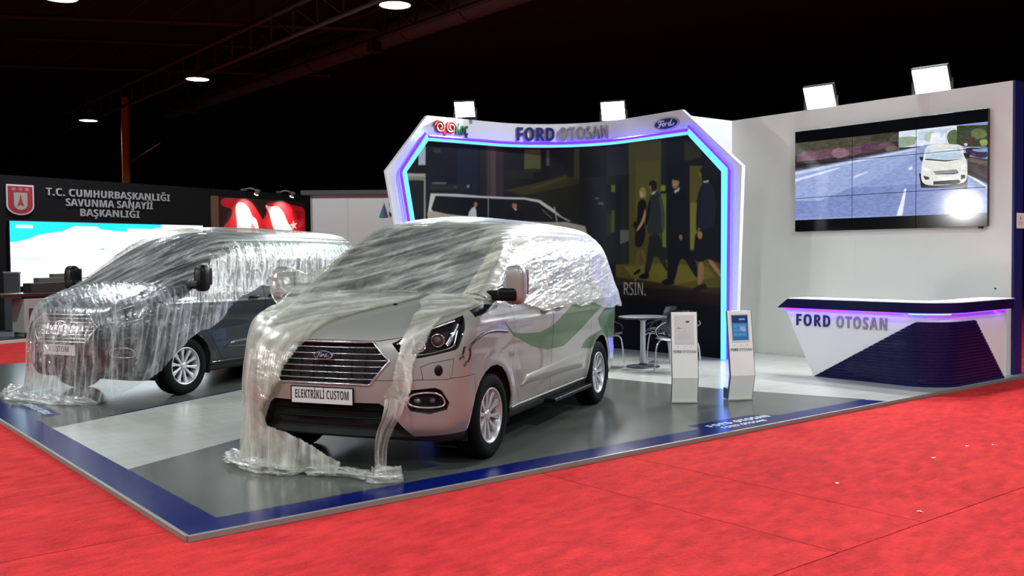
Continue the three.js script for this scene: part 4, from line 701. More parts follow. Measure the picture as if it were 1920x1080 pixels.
// surface nets: one vertex per cell that the surface crosses, pulled onto the surface, with the field's own normals
function skin(F, lo, hi, h, keep) {
  const n = lo.map((a, i) => Math.ceil((hi[i] - a) / h) + 1), sx = 1, sy = n[0], sz = n[0] * n[1], val = new Float32Array(n[0] * n[1] * n[2]);
  const at = (i, j, k) => F(lo[0] + i * h, lo[1] + j * h, lo[2] + k * h), B = 6;
  for (let k = 0; k < n[2]; k += B) for (let j = 0; j < n[1]; j += B) for (let i = 0; i < n[0]; i += B) {      // blocks far from the surface get one value
    const m = at(i + B / 2 - 0.5, j + B / 2 - 0.5, k + B / 2 - 0.5), far = Math.abs(m) > B * h * 1.5;
    for (let c = k; c < Math.min(k + B, n[2]); c++) for (let b = j; b < Math.min(j + B, n[1]); b++) for (let a = i; a < Math.min(i + B, n[0]); a++) val[a + b * n[0] + c * n[0] * n[1]] = far ? m : at(a, b, c);
  }
  const id = new Int32Array(val.length).fill(-1), pos = [], nor = [], tri = [], E = [[0, 1], [0, 2], [0, 4], [1, 3], [1, 5], [2, 3], [2, 6], [3, 7], [4, 5], [4, 6], [5, 7], [6, 7]], off = [0, sx, sy, sx + sy, sz, sz + sx, sz + sy, sz + sx + sy];
  for (let k = 0; k < n[2] - 1; k++) for (let j = 0; j < n[1] - 1; j++) for (let i = 0; i < n[0] - 1; i++) {
    const o = i + j * sy + k * sz; let m = 0; for (let c = 0; c < 8; c++) if (val[o + off[c]] < 0) m |= 1 << c;
    if (m === 0 || m === 255) continue;
    let x = 0, y = 0, z = 0, c = 0;
    for (const [a, b] of E) { const va = val[o + off[a]], vb = val[o + off[b]]; if ((va < 0) === (vb < 0)) continue; const t = va / (va - vb); x += mix(a & 1, b & 1, t); y += mix((a >> 1) & 1, (b >> 1) & 1, t); z += mix(a >> 2, b >> 2, t); c++; }
    x = lo[0] + (i + x / c) * h; y = lo[1] + (j + y / c) * h; z = lo[2] + (k + z / c) * h;
    for (let s = 0; s < 2; s++) { const f = F(x, y, z), gx = F(x + 0.003, y, z) - f, gy = F(x, y + 0.003, z) - f, gz = F(x, y, z + 0.003) - f, n = Math.hypot(gx, gy, gz) || 1, d = clamp(f / n * 0.003, -h, h) / n; x -= gx * d; y -= gy * d; z -= gz * d; }
    const g = grad(F, x, y, z);
    id[o] = pos.length / 3; pos.push(x, y, z); nor.push(g[0], g[1], g[2]);
  }
  const quad = (a, b, c, d, flip) => { if (a < 0 || b < 0 || c < 0 || d < 0) return; if (flip) tri.push(a, c, b, a, d, c); else tri.push(a, b, c, a, c, d); };
  for (let k = 1; k < n[2] - 1; k++) for (let j = 1; j < n[1] - 1; j++) for (let i = 1; i < n[0] - 1; i++) {
    const o = i + j * sy + k * sz, v = val[o] < 0;
    if (v !== val[o + sx] < 0) quad(id[o], id[o - sy], id[o - sy - sz], id[o - sz], v === false ? false : true);
    if (v !== val[o + sy] < 0) quad(id[o], id[o - sz], id[o - sx - sz], id[o - sx], v === false ? false : true);
    if (v !== val[o + sz] < 0) quad(id[o], id[o - sx], id[o - sx - sy], id[o - sy], v === false ? false : true);
  }
  const out = [];                              // triangles as 18 numbers: three times position and normal
  for (let t = 0; t < tri.length; t += 3) { const a = new Float32Array(18); for (let q = 0; q < 3; q++) { const v = tri[t + q] * 3; for (let c = 0; c < 3; c++) { a[q * 6 + c] = pos[v + c]; a[q * 6 + 3 + c] = nor[v + c]; } }
    const ux = a[6] - a[0], uy = a[7] - a[1], uz = a[8] - a[2], vx = a[12] - a[0], vy = a[13] - a[1], vz = a[14] - a[2];
    if ((uy * vz - uz * vy) * a[3] + (uz * vx - ux * vz) * a[4] + (ux * vy - uy * vx) * a[5] < 0) { const b = a.slice(6, 12); a.set(a.slice(12, 18), 6); a.set(b, 12); }
    if (!keep || keep(a)) out.push(a); }
  return out;
}
// convex region = list of half-spaces [a, b, c, d]: inside where a x + b y + c z + d >= 0
function cut(tris, region) {
  const inside = [], outside = [];
  for (const t of tris) {
    let all = true, none = false;
    for (const [a, b, c, d] of region) { let n = 0; for (let q = 0; q < 18; q += 6) if (a * t[q] + b * t[q + 1] + c * t[q + 2] + d >= 0) n++; if (n === 0) { none = true; break; } if (n < 3) all = false; }
    if (none) { outside.push(t); continue; }
    if (all) { inside.push(t); continue; }
    let poly = [t.subarray(0, 6), t.subarray(6, 12), t.subarray(12, 18)];
    const fan = (p, to) => { for (let i = 1; i + 1 < p.length; i++) { const r = new Float32Array(18); r.set(p[0], 0); r.set(p[i], 6); r.set(p[i + 1], 12); to.push(r); } };
    for (const [a, b, c, d] of region) {
      const A = [], B = [];
      for (let i = 0; i < poly.length; i++) {
        const p = poly[i], r = poly[(i + 1) % poly.length], u = a * p[0] + b * p[1] + c * p[2] + d, v = a * r[0] + b * r[1] + c * r[2] + d;
        (u >= 0 ? A : B).push(p);
        if ((u >= 0) !== (v >= 0)) { const s = u / (u - v), m = new Float32Array(6); for (let e = 0; e < 6; e++) m[e] = mix(p[e], r[e], s); A.push(m); B.push(m); }
      }
      if (B.length > 2) fan(B, outside);
      poly = A; if (poly.length < 3) break;
    }
    if (poly.length > 2) fan(poly, inside);
  }
  return [inside, outside];
}
// half-spaces of a convex outline: axis 'xy' (side view), 'zy' (front view), 'xz' (from above) or {u: [ux, uz]} for a slanting view; grow moves the edges out
function outline(pts, view, extra = [], grow = 0) {
  const U = view === 'xy' ? [1, 0, 0] : view === 'zy' ? [0, 0, 1] : view === 'xz' ? [1, 0, 0] : [view.u[0], 0, view.u[1]], Vv = view === 'xz' ? [0, 0, 1] : [0, 1, 0];
  let area = 0; pts.forEach((p, i) => { const q = pts[(i + 1) % pts.length]; area += p[0] * q[1] - q[0] * p[1]; });
  const s = Math.sign(area);
  return pts.map((p, i) => { const q = pts[(i + 1) % pts.length], du = q[0] - p[0], dv = q[1] - p[1], l = Math.hypot(du, dv), nu = -dv / l * s, nv = du / l * s, d = -(nu * p[0] + nv * p[1]) + grow; return [nu * U[0] + nv * Vv[0], nu * U[1] + nv * Vv[1], nu * U[2] + nv * Vv[2], d]; }).concat(extra);
}
function solid(tris, d = 0) {                  // buffer geometry of triangles, moved d along the normals
  const p = new Float32Array(tris.length * 9), n = new Float32Array(tris.length * 9), uv = new Float32Array(tris.length * 6);
  tris.forEach((t, i) => { for (let q = 0; q < 3; q++) { for (let c = 0; c < 3; c++) { p[i * 9 + q * 3 + c] = t[q * 6 + c] + d * t[q * 6 + 3 + c]; n[i * 9 + q * 3 + c] = t[q * 6 + 3 + c]; } uv[i * 6 + q * 2] = t[q * 6]; uv[i * 6 + q * 2 + 1] = t[q * 6 + 1] + 0.5 * t[q * 6 + 2]; } });
  const g = new THREE.BufferGeometry(); g.setAttribute('position', new THREE.BufferAttribute(p, 3)); g.setAttribute('normal', new THREE.BufferAttribute(n, 3)); g.setAttribute('uv', new THREE.BufferAttribute(uv, 2));
  return g;
}
function rim(tris, d0, d1) {                   // wall along the free edges, from depth d0 to d1
  const count = new Map(), key = (t, q) => Math.round(t[q] * 2e4) + ',' + Math.round(t[q + 1] * 2e4) + ',' + Math.round(t[q + 2] * 2e4);
  for (const t of tris) for (let q = 0; q < 3; q++) { const a = key(t, q * 6), b = key(t, ((q + 1) % 3) * 6), k = a < b ? a + '|' + b : b + '|' + a; if (!count.has(k)) count.set(k, [0, t, q]); count.get(k)[0]++; }
  const p = [];
  for (const [c, t, q] of count.values()) if (c === 1) {
    const a = t.subarray(q * 6, q * 6 + 6), e = ((q + 1) % 3) * 6, b = t.subarray(e, e + 6), P = (v, d) => [v[0] + v[3] * d, v[1] + v[4] * d, v[2] + v[5] * d], A = P(a, d0), B = P(b, d0), C = P(b, d1), D = P(a, d1);
    p.push(...A, ...B, ...C, ...A, ...C, ...D);
  }
  const g = new THREE.BufferGeometry(); g.setAttribute('position', new THREE.BufferAttribute(new Float32Array(p), 3)); g.computeVertexNormals();
  return g;
}
const VAN_TURN = Math.atan2(-Math.cos(0.386176), -Math.sin(0.386176));    // 22.126 degrees
const VAN_B = new THREE.Vector3(-1.0499, TOP, -7.9845), VAN_A = new THREE.Vector3(-4.7345, TOP, -11.7722);
const VAN_TURN_A = Math.atan2(-Math.cos(0.45989), -Math.sin(0.45989));
const flipZ = (t) => { const r = new Float32Array(18); for (const [a, b] of [[0, 0], [6, 12], [12, 6]]) for (let c = 0; c < 6; c++) r[a + c] = t[b + c] * (c === 2 || c === 5 ? -1 : 1); return r; };
const LEFT = [[0, 0, -1, -0.3]], RIGHT = [[0, 0, 1, -0.3]];
const noseX = (y, z) => { let a = 0, b = 1.2; for (let i = 0; i < 30; i++) { const m = (a + b) / 2; if (body(m, y, z) < 0) a = m; else b = m; } return a; };
const flankZ = (x, y) => { let a = 0.4, b = 1.1; for (let i = 0; i < 30; i++) { const m = (a + b) / 2; if (body(x, y, m) < 0) a = m; else b = m; } return a; };
const mirrored = (pts) => pts.map(([z, y]) => [-z, y]);
const DRIVE = {};                              // pieces of the van, computed once: lists of triangles
{
  const half = skin(body, [-4.02, 0.13, -1.06], [1.06, 2.07, 0.05], 0.0225);
  const [left] = cut(half, [[0, 0, -1, 0]]);
  let rest = left.concat(left.map(flipZ));
  const take = (name, regions) => { const got = DRIVE[name] = DRIVE[name] || []; for (const r of regions) { const [i, o] = cut(rest, r); for (const t of i) got.push(t); rest = o; } };
  const circle = (cx, cy, r, n = 22) => Array.from({ length: n }, (_, i) => [cx + r * Math.cos(i / n * 2 * Math.PI), cy + r * Math.sin(i / n * 2 * Math.PI)]);
  for (const x of [0.012, -2.933]) for (const s of [[[0, 0, -1, -0.45]], [[0, 0, 1, -0.45]]]) take('arch_hole', [outline(circle(x, 0.338, 0.415), 'xy', s)]);
  take('underbody', [[[0, -1, 0, 0.295]]]);
  take('sill_trim', [[[0, -1, 0, 0.338], [1, 0, 0, 2.6], [-1, 0, 0, -0.3]]]);
  // glass
  const ws = [[-0.735, 1.335], [0.735, 1.335], [0.655, 1.80], [0.45, 1.868], [-0.45, 1.868], [-0.655, 1.80]];
  take('windscreen_all', [outline(ws, 'zy', [[1, 0, 0, 0.98], [-1, 0, 0, 0.4]], 0.012)]);
  const side = [[[-0.14, 1.272], [-0.74, 1.665], [-0.88, 1.735], [-1.30, 1.745], [-1.30, 1.262]], [[-1.47, 1.262], [-1.47, 1.745], [-2.48, 1.745], [-2.48, 1.268]], [[-2.66, 1.27], [-2.66, 1.745], [-3.50, 1.73], [-3.62, 1.30], [-3.58, 1.275]]];
  for (const s of [LEFT, RIGHT]) side.forEach((w) => take('side_glass_all', [outline(w, 'xy', s, 0.01)]));
  // nose openings
  const hex = [[0.385, 0.992], [0.527, 0.86], [0.39, 0.688], [-0.39, 0.688], [-0.527, 0.86], [-0.385, 0.992]];
  take('grille_hole', [outline(hex, 'zy', [[1, 0, 0, -0.5]])]);
  take('intake', [outline([[0.455, 0.553], [0.505, 0.52], [0.66, 0.30], [0.66, 0.1], [-0.66, 0.1], [-0.66, 0.30], [-0.505, 0.52], [-0.455, 0.553]], 'zy', [[1, 0, 0, -0.4]])]);
  const lamp = [[-0.227, 0.984], [-0.176, 0.889], [-0.05, 0.877], [0.228, 0.925], [0.264, 0.951], [0.329, 1.075], [0.354, 1.169], [0.182, 1.124], [-0.099, 1.049]];
  const fog = [[-0.227, 0.641], [-0.121, 0.489], [0.016, 0.463], [0.145, 0.489], [0.166, 0.54], [0.104, 0.636], [0.052, 0.658]];
  const flap = [[-0.045, 0.81], [0.02, 0.835], [0.205, 0.86], [0.185, 0.74], [0.16, 0.715], [-0.03, 0.72]];
  for (const [s, q, k] of [[-1, [-0.7, -0.7], 'left'], [1, [-0.7, 0.7], 'right']]) {
    const only = [[0, 0, s, -0.3], [1, 0, 0, -0.2]];
    take('lamp_' + k, [outline(lamp, { u: q }, only)]);
    take('fog_' + k, [outline(fog, { u: q }, only)]);
    take('flap_all_' + k, [outline(flap, { u: q }, only, 0.004)]);
    take('vent', [outline([[0.30, 1.15], [0.27, 1.198], [0.09, 1.238], [-0.15, 1.222], [-0.13, 1.20]], 'xy', [[0, 0, s, -0.6]])]);
  }
  // body panels with real gaps round them
  const panels = { hood: [outline([[0.16, -0.735], [0.16, 0.735], [0.62, 0.70], [0.80, 0.585], [0.885, 0.35], [0.90, 0], [0.885, -0.35], [0.80, -0.585], [0.62, -0.70]], 'xz', [[0, 1, 0, -1.0]])] };
  const door = [[-0.02, 1.30], [-0.42, 0.66], [-0.42, 0.36], [-1.38, 0.36], [-1.38, 1.80], [-0.86, 1.80]], slide = [[-1.385, 0.36], [-1.385, 1.80], [-2.57, 1.80], [-2.57, 0.36]];
  panels.front_door_left = [outline(door, 'xy', LEFT)]; panels.front_door_right = [outline(door, 'xy', RIGHT)];
  panels.sliding_door_left = [outline(slide, 'xy', LEFT)]; panels.sliding_door_right = [outline(slide, 'xy', RIGHT)];
  panels.front_bumper = [[[1, 0, 0, -0.36], [0, -1, 0, 0.722]]];
  DRIVE.gap = [];
  for (const k in panels) {
    take('_p', panels[k]);
    const shrunk = panels[k][0].map(([a, b, c, d]) => [a, b, c, d - 0.0045]), [i, o] = cut(DRIVE._p, shrunk);
    DRIVE[k] = i; DRIVE.gap.push(...o); DRIVE._p = [];
  }
  DRIVE.shell = rest;
  // glass panes with a black rim
  const split = (from, into, regions) => { DRIVE[into] = []; let r = DRIVE[from]; const got = []; for (const q of regions) { const [i, o] = cut(r, q); got.push(i); r = o; } DRIVE[into] = got; DRIVE[from] = r; };
  split('windscreen_all', 'windscreen', [outline(ws, 'zy')]);
  split('side_glass_all', 'side_glass', [LEFT, RIGHT].flatMap((s) => side.map((w) => outline(w, 'xy', s))));
  for (const [k, q] of [['left', [-0.7, -0.7]], ['right', [-0.7, 0.7]]]) split('flap_all_' + k, 'flap_' + k, [outline(flap, { u: q })]);
}
const WHEEL = (() => {                         // wheel with its outer face to +z, centred on the axle
  const L = (pts, n = 56) => new THREE.LatheGeometry(pts.map((p) => new THREE.Vector2(...p)), n).rotateX(Math.PI / 2);
  const tyre = L([[0.205, -0.10], [0.25, -0.112], [0.315, -0.106], [0.337, -0.088], [0.343, -0.06], [0.343, -0.034], [0.336, -0.033], [0.336, -0.027], [0.343, -0.026], [0.343, 0.0], [0.336, 0.001], [0.336, 0.006], [0.343, 0.007], [0.343, 0.04], [0.336, 0.041], [0.336, 0.046], [0.342, 0.047], [0.341, 0.068], [0.334, 0.092], [0.315, 0.106], [0.285, 0.112], [0.25, 0.110], [0.222, 0.098], [0.205, 0.092]], 72);
  const rimG = L([[0.205, -0.10], [0.214, -0.095], [0.185, -0.06], [0.185, 0.05], [0.198, 0.075], [0.203, 0.088], [0.212, 0.1], [0.222, 0.101], [0.224, 0.094], [0.216, 0.08]]);
  const dish = L([[0.001, 0.0], [0.165, 0.0], [0.18, 0.01]], 40), disc = L([[0.06, -0.01], [0.14, -0.01], [0.14, 0.006], [0.06, 0.006]], 40);
  const sp = new THREE.Shape([[-0.0085, 0.04], [0.0085, 0.04], [0.010, 0.12], [0.021, 0.198], [0.016, 0.203], [-0.016, 0.203], [-0.021, 0.198], [-0.010, 0.12]].map((p) => new THREE.Vector2(...p)));
  const spoke = new THREE.ExtrudeGeometry(sp, { depth: 0.022, bevelEnabled: true, bevelSize: 0.005, bevelThickness: 0.005, bevelSegments: 2 });
  const p = spoke.attributes.position; for (let i = 0; i < p.count; i++) { const r = Math.hypot(p.getX(i), p.getY(i)); p.setZ(i, p.getZ(i) + 0.035 + 0.022 * sstep(0.05, 0.2, r)); } spoke.computeVertexNormals();
  const hub = L([[0.001, 0.078], [0.03, 0.078], [0.036, 0.07], [0.046, 0.066], [0.052, 0.055], [0.052, 0.03]], 32), nut = cyl(0.009, 0.009, 0.016, 0, 0, 0, 6).rotateX(Math.PI / 2);
  return { tyre, rimG, dish, disc, spoke, hub, nut };
})();
const VM = {
  rubber: phys(lin(0.004, 0.004, 0.004), 0.8, 0, { specularIntensity: 0.15 }), alloy: std(lin(0.5, 0.5, 0.5), 0.32, 0.5), well: std(lin(0.004, 0.004, 0.004), 0.95), plastic: phys(lin(0.0035, 0.0035, 0.004), 0.4, 0, { specularIntensity: 0.3 }), gap: std(lin(0.004, 0.004, 0.004), 0.8),
  glass: phys(lin(0.006, 0.008, 0.008), 0.06, 0, { specularIntensity: 1 }), lens: new THREE.MeshPhysicalMaterial({ color: 0xffffff, roughness: 0.02, transmission: 1, thickness: 0, ior: 1.45 }), reflector: std(lin(0.55, 0.56, 0.58), 0.2, 1), projector: phys(lin(0.05, 0.055, 0.06), 0.05, 0, { clearcoat: 1 }),
  amber: std(lin(0.35, 0.12, 0.02), 0.3), plate: std(lin(0.55, 0.55, 0.53), 0.4),
};
function superball(a, b, c) {                  // ball squared off towards a box
  const g = new THREE.SphereGeometry(1, 36, 26), p = g.attributes.position, f = (v, e) => Math.sign(v) * Math.pow(Math.abs(v), e);
  for (let i = 0; i < p.count; i++) p.setXYZ(i, a * f(p.getX(i), 0.7), b * f(p.getY(i), 0.6), c * f(p.getZ(i), 0.55));
  g.computeVertexNormals(); return g;
}
function placed(name, geo, m, parent, pos, turnY = 0) { const o = part(name, geo, m, parent); if (pos) o.position.set(...pos); o.rotation.y = turnY; return o; }
function makeVan(label, pos, turn, paint, plateText, decal) {
  const van = thing('van', label, 'van', pos, turn);
  const green = decal && phys(lin(0.026, 0.078, 0.012), 0.5, 0, { specularIntensity: 0.4, clearcoat: 0.6, clearcoatRoughness: 0.1 });
  const up = [[-0.21, 1.0], [-0.55, 0.96], [-1.01, 0.928], [-1.35, 0.965], [-1.67, 1.05], [-2.05, 1.145], [-2.3, 1.26]], lo = [[-0.21, 0.992], [-0.42, 0.945], [-0.84, 0.82], [-1.25, 0.752], [-1.72, 0.74], [-2.15, 0.85], [-2.64, 0.99], [-3.04, 1.08], [-3.4, 1.25]];
  const at = (c, x) => { for (let i = 0; i + 1 < c.length; i++) if (x <= c[i][0] && x >= c[i + 1][0]) return mix(c[i][1], c[i + 1][1], (c[i][0] - x) / (c[i][0] - c[i + 1][0])); return c[c.length - 1][1]; };
  const bands = [];
  if (decal) {
    const xs = [-0.21, -0.38, -0.55, -0.7, -0.84, -1.01, -1.13, -1.25, -1.35, -1.5, -1.6, -1.72, -1.85, -1.95, -2.05, -2.15, -2.3, -2.45, -2.64, -2.85, -3.04, -3.4], sm = (c, x) => (at(c, x - 0.05) + at(c, x) + at(c, x + 0.05)) / 3;
    for (let i = 0; i + 1 < xs.length; i++) { const a = xs[i], b = xs[i + 1], ua = a < -2.3 ? 1.26 : Math.max(sm(lo, a) + 0.004, sm(up, a)), ub = b < -2.3 ? 1.26 : sm(up, b); bands.push(outline([[a, sm(lo, a)], [a, ua], [b, ub], [b, sm(lo, b)]], 'xy', [[0, 0, -1, -0.5]])); }
    bands.push(outline([[-2.02, 0.70], [-2.43, 0.75], [-2.78, 0.94], [-3.05, 0.72], [-2.56, 0.64]], 'xy', [[0, 0, -1, -0.5]]), outline([[-2.78, 0.94], [-3.2, 1.07], [-3.6, 1.07], [-3.6, 0.66], [-3.05, 0.72]], 'xy', [[0, 0, -1, -0.5]]));
  }
  const decals = [];
  const panel = (name, tris, d = 0) => {
    for (const r of bands) { const [i, o] = cut(tris, r); for (const t of i) decals.push(t); tris = o; }
    return part(name, [solid(tris, d), rim(tris, d, d - 0.012)], paint, van);
  };
  panel('body_shell', DRIVE.shell); panel('hood', DRIVE.hood); panel('front_bumper', DRIVE.front_bumper);
  for (const k of ['left', 'right']) { panel('front_door', DRIVE['front_door_' + k]); panel('sliding_door', DRIVE['sliding_door_' + k]); }
  if (decals.length) part('green_swoosh', solid(decals, 0.0006), green, van).userData.label = 'dark green sweeping stripe along the side';
  part('panel_gap', solid(DRIVE.gap, -0.008), VM.gap, van);
  part('underbody', solid(DRIVE.underbody), VM.well, van); part('sill_trim', solid(DRIVE.sill_trim), VM.plastic, van);
  part('windscreen', solid(DRIVE.windscreen[0], -0.003), VM.glass, van); part('windscreen_seal', solid(DRIVE.windscreen_all, -0.006), VM.gap, van);
  DRIVE.side_glass.forEach((g) => part('side_window', solid(g, -0.003), VM.glass, van)); for (const s of [-1, 1]) for (const [a, b] of [[-1.385, 0.2], [-2.57, -1.385], [-4.2, -2.57]]) part('window_seal', solid(cut(DRIVE.side_glass_all, [[0, 0, s, 0], [1, 0, 0, -a], [-1, 0, 0, b]])[0], -0.005), VM.gap, van);
  for (const q of [[[0, 0, -1, 0]], [[0, 0, 1, 0]]]) part('corner_trim', solid(cut(DRIVE.vent, q)[0], 0.002), VM.plastic, van);
  part('lower_intake', [solid(DRIVE.intake, -0.07), rim(DRIVE.intake, 0, -0.07)], VM.well, van);
  for (const y of [0.5, 0.43]) part('intake_bar', tube([-0.46, -0.3, 0, 0.3, 0.46].map((z) => [noseX(y, z) - 0.04, y, z]), 0.009, 24, 6), VM.plastic, van);
  // grille
  const gr = group('grille', van);
  part('recess', [solid(DRIVE.grille_hole, -0.055), rim(DRIVE.grille_hole, 0, -0.055)], VM.well, gr);
  const hexL = (k) => [[0.385, 0.992], [0.527, 0.86], [0.39, 0.688]].map(([z, y]) => [z * k, 0.845 + (y - 0.845) * k]);
  const ring = [...hexL(1.0), ...hexL(1.0).reverse().map(([z, y]) => [-z, y])], ringPts = [];
  ring.forEach((p, i) => { const q = ring[(i + 1) % 6]; for (let k = 0; k < 8; k++) { const z = mix(p[0], q[0], k / 8), y = mix(p[1], q[1], k / 8); ringPts.push([noseX(y, z) + 0.001, y, z]); } });
  part('chrome_surround', tube(ringPts, 0.0095, 160, 8, true), M.chrome, gr);
  for (let k = 0; k < 6; k++) { const y = 0.725 + k * 0.0455, w = y > 0.86 ? mix(0.515, 0.40, (y - 0.86) / 0.13) : mix(0.40, 0.515, (y - 0.69) / 0.17); part('chrome_bar', tube(Array.from({ length: 13 }, (_, i) => { const z = mix(-w, w, i / 12); return [noseX(y, z) - 0.012, y, z]; }), 0.0048, 40, 6), M.chrome, gr); }
  for (let k = -3; k <= 3; k++) part('grille_rib', tube([0.7, 0.8, 0.9, 0.975].map((y) => [noseX(y, k * 0.11) - 0.035, y, k * 0.11]), 0.004, 12, 5), VM.plastic, gr);
  const em = group('oval_badge', van); em.position.set(noseX(0.893, 0) + 0.004, 0.893, 0); em.rotation.set(0, Math.PI / 2, 0); em.rotateX(-0.2);
  const ell = (a, b) => Array.from({ length: 40 }, (_, i) => [a * Math.cos(i / 40 * 2 * Math.PI), b * Math.sin(i / 40 * 2 * Math.PI)]);
  part('rim', prism(ell(0.082, 0.034), 0.012, 0.003), M.chrome, em); part('field', prism(ell(0.073, 0.027), 0.016, 0.001), std(lin(0.01, 0.012, 0.03), 0.2), em);
  const sl = (pts) => new THREE.TubeGeometry(new THREE.CatmullRomCurve3(pts.map(([x, y]) => new THREE.Vector3(x * 0.31, y * 0.33, 0.0175))), 24, 0.0032, 5);
  part('script', [sl([[-0.17, 0.03], [-0.14, 0.05], [-0.08, 0.045], [-0.03, 0.05]]), sl([[-0.10, 0.045], [-0.115, 0.0], [-0.14, -0.04], [-0.17, -0.035]]), sl([[-0.045, 0.012], [-0.075, -0.005], [-0.06, -0.035], [-0.03, -0.02], [-0.03, 0.008], [-0.045, 0.012]]), sl([[-0.015, 0.012], [-0.012, -0.012], [-0.012, -0.035]]), sl([[-0.012, -0.005], [0.01, 0.012], [0.035, 0.008]]), sl([[0.09, 0.012], [0.055, 0.0], [0.06, -0.035], [0.09, -0.022], [0.105, 0.02], [0.13, 0.055]]), sl([[0.105, 0.02], [0.1, -0.03], [0.14, -0.03], [0.18, 0.0]])], M.chrome, em);
  // licence plate
  const lp = group('licence_plate', van); lp.position.set(noseX(0.6, 0.25) + 0.016, 0.597, 0.0); lp.rotation.y = Math.PI / 2;
  part('plate', box(0.53, 0.122, 0.008, 0, 0, 0, 0.003), VM.plate, lp); part('plate_frame', [box(0.54, 0.006, 0.012, 0, 0.063, 0), box(0.54, 0.006, 0.012, 0, -0.063, 0), box(0.006, 0.13, 0.012, 0.268, 0, 0), box(0.006, 0.13, 0.012, -0.268, 0, 0)], VM.plastic, lp);
  { const t = letters(plateText, 0.058, 0.0015, 0.0), k = Math.min(1, 0.475 / t.width); part('plate_lettering', t.list.map((q) => q.geometry.translate(-t.width / 2, -0.0215, 0.004).scale(k, 1.12, 1)), std(lin(0.02, 0.02, 0.025), 0.5), lp); }
  part('plate_mount', box(0.03, 0.09, 0.5, noseX(0.6, 0.25) + 0.0, 0.597, 0), VM.plastic, van);
  // lamps
  for (const [s, k] of [[-1, 'left'], [1, 'right']]) {
    const hl = group('headlight', van), tr = DRIVE['lamp_' + k], P = (u, y, d) => {    // point in the lamp: u along the slant, d inwards
      let x = 0.9, z = 0.5; const f = (e) => { const px = -0.714 * u + 0.7 * e, pz = 0.714 * u + 0.7 * e; return [px, pz]; }; let a = 0.2, b = 1.6; for (let i = 0; i < 30; i++) { const m = (a + b) / 2, [px, pz] = f(m); if (body(px, y, pz) < 0) a = m; else b = m; } [x, z] = f(a - d); return new THREE.Vector3(x, y, s * z); };
    part('housing', [solid(tr, -0.075), rim(tr, 0, -0.075)], VM.well, hl);
    part('lens', solid(tr, -0.001), VM.lens, hl);
    const cup = (r) => { const g = new THREE.SphereGeometry(r, 24, 14, 0, 6.3, 0, 1.5).rotateX(Math.PI / 2); return g; };
    for (const [u, y, r] of [[0.11, 0.995, 0.042], [-0.03, 0.955, 0.036]]) { const c = P(u, y, 0.062); const pr = part('projector', [cup(r * 0.8), new THREE.TorusGeometry(r, 0.008, 8, 28)], VM.projector, hl); pr.position.copy(c); pr.rotation.y = Math.PI / 2 - s * 0.35; const bz = part('bezel', new THREE.TorusGeometry(r * 1.12, 0.006, 8, 28), VM.reflector, hl); bz.position.copy(P(u, y, 0.05)); bz.rotation.y = pr.rotation.y; }
    part('light_strip', tube([[-0.19, 0.975], [-0.08, 1.03], [0.1, 1.085], [0.27, 1.13]].map(([u, y]) => P(u, y, 0.03)), 0.008, 40, 6), VM.reflector, hl);
    part('light_strip', tube([[-0.15, 0.905], [-0.03, 0.897], [0.14, 0.925], [0.215, 0.95], [0.27, 1.06]].map(([u, y]) => P(u, y, 0.03)), 0.007, 40, 6), VM.reflector, hl);
    part('reflector', tube([[0.17, 0.955], [0.22, 1.02], [0.28, 1.10]].map(([u, y]) => P(u, y, 0.04)), 0.022, 24, 8), VM.reflector, hl);
    const fg = group('fog_lamp', van), ft = DRIVE['fog_' + k];
    part('recess', [solid(ft, -0.06), rim(ft, 0, -0.06)], VM.well, fg);
    const lensO = [[-0.135, 0.549], [-0.118, 0.603], [0.066, 0.613], [0.122, 0.572], [0.126, 0.524], [-0.046, 0.515]];
    part('chrome_ring', tube(lensO.map(([u, y]) => P(u, y, 0.012)), 0.008, 80, 6, true), M.chrome, fg);
    for (const [u, y] of [[-0.06, 0.56], [0.05, 0.562]]) { const c = part('bulb', cup(0.028), VM.projector, fg); c.position.copy(P(u, y, 0.055)); c.rotation.y = Math.PI / 2 - s * 0.45; }
    const fl = group('charge_flap', van); part('flap', [solid(DRIVE['flap_' + k][0]), rim(DRIVE['flap_' + k][0], 0, -0.01)], paint, fl); part('flap_gap', solid(DRIVE['flap_all_' + k], -0.006), VM.gap, fl);
    const ov = part('oval_cover', new THREE.SphereGeometry(0.036, 20, 14).scale(0.9, 1.15, 0.35), VM.plastic, fl); ov.position.copy(P(0.085, 0.782, 0.0)); ov.rotation.y = Math.PI / 2 - s * 0.78;
    // rub strip, handles, step, mirror
    const z = (x, y) => s * flankZ(x, y);
    { const rows = 4, n = 40, pos = [], idx = []; const lowY = (x) => mix(0.50, 0.455, (x + 0.6) / -1.75), topY = (x) => Math.min(mix(0.585, 0.65, (x + 0.75) / -1.6), mix(0.49, 0.585, (x + 0.6) / -0.15));
      for (let i = 0; i <= n; i++) for (let j = 0; j <= rows; j++) { const x = mix(-0.6, -2.37, i / n), y = mix(lowY(x), Math.max(lowY(x) + 0.003, topY(x)), j / rows), e = (j === 0 || j === rows || i === 0 || i === n) ? -0.004 : j === rows - 1 ? 0.016 : 0.012; pos.push(x, y, s * (flankZ(x, y) + e)); }
      for (let i = 0; i < n; i++) for (let j = 0; j < rows; j++) { const a = i * (rows + 1) + j, b = a + rows + 1; if (s > 0) idx.push(a, a + 1, b, b, a + 1, b + 1); else idx.push(a, b, a + 1, b, b + 1, a + 1); }
      const g = new THREE.BufferGeometry(); g.setAttribute('position', new THREE.BufferAttribute(new Float32Array(pos), 3)); g.setIndex(idx); g.computeVertexNormals(); part('side_moulding', g, paint, van); }
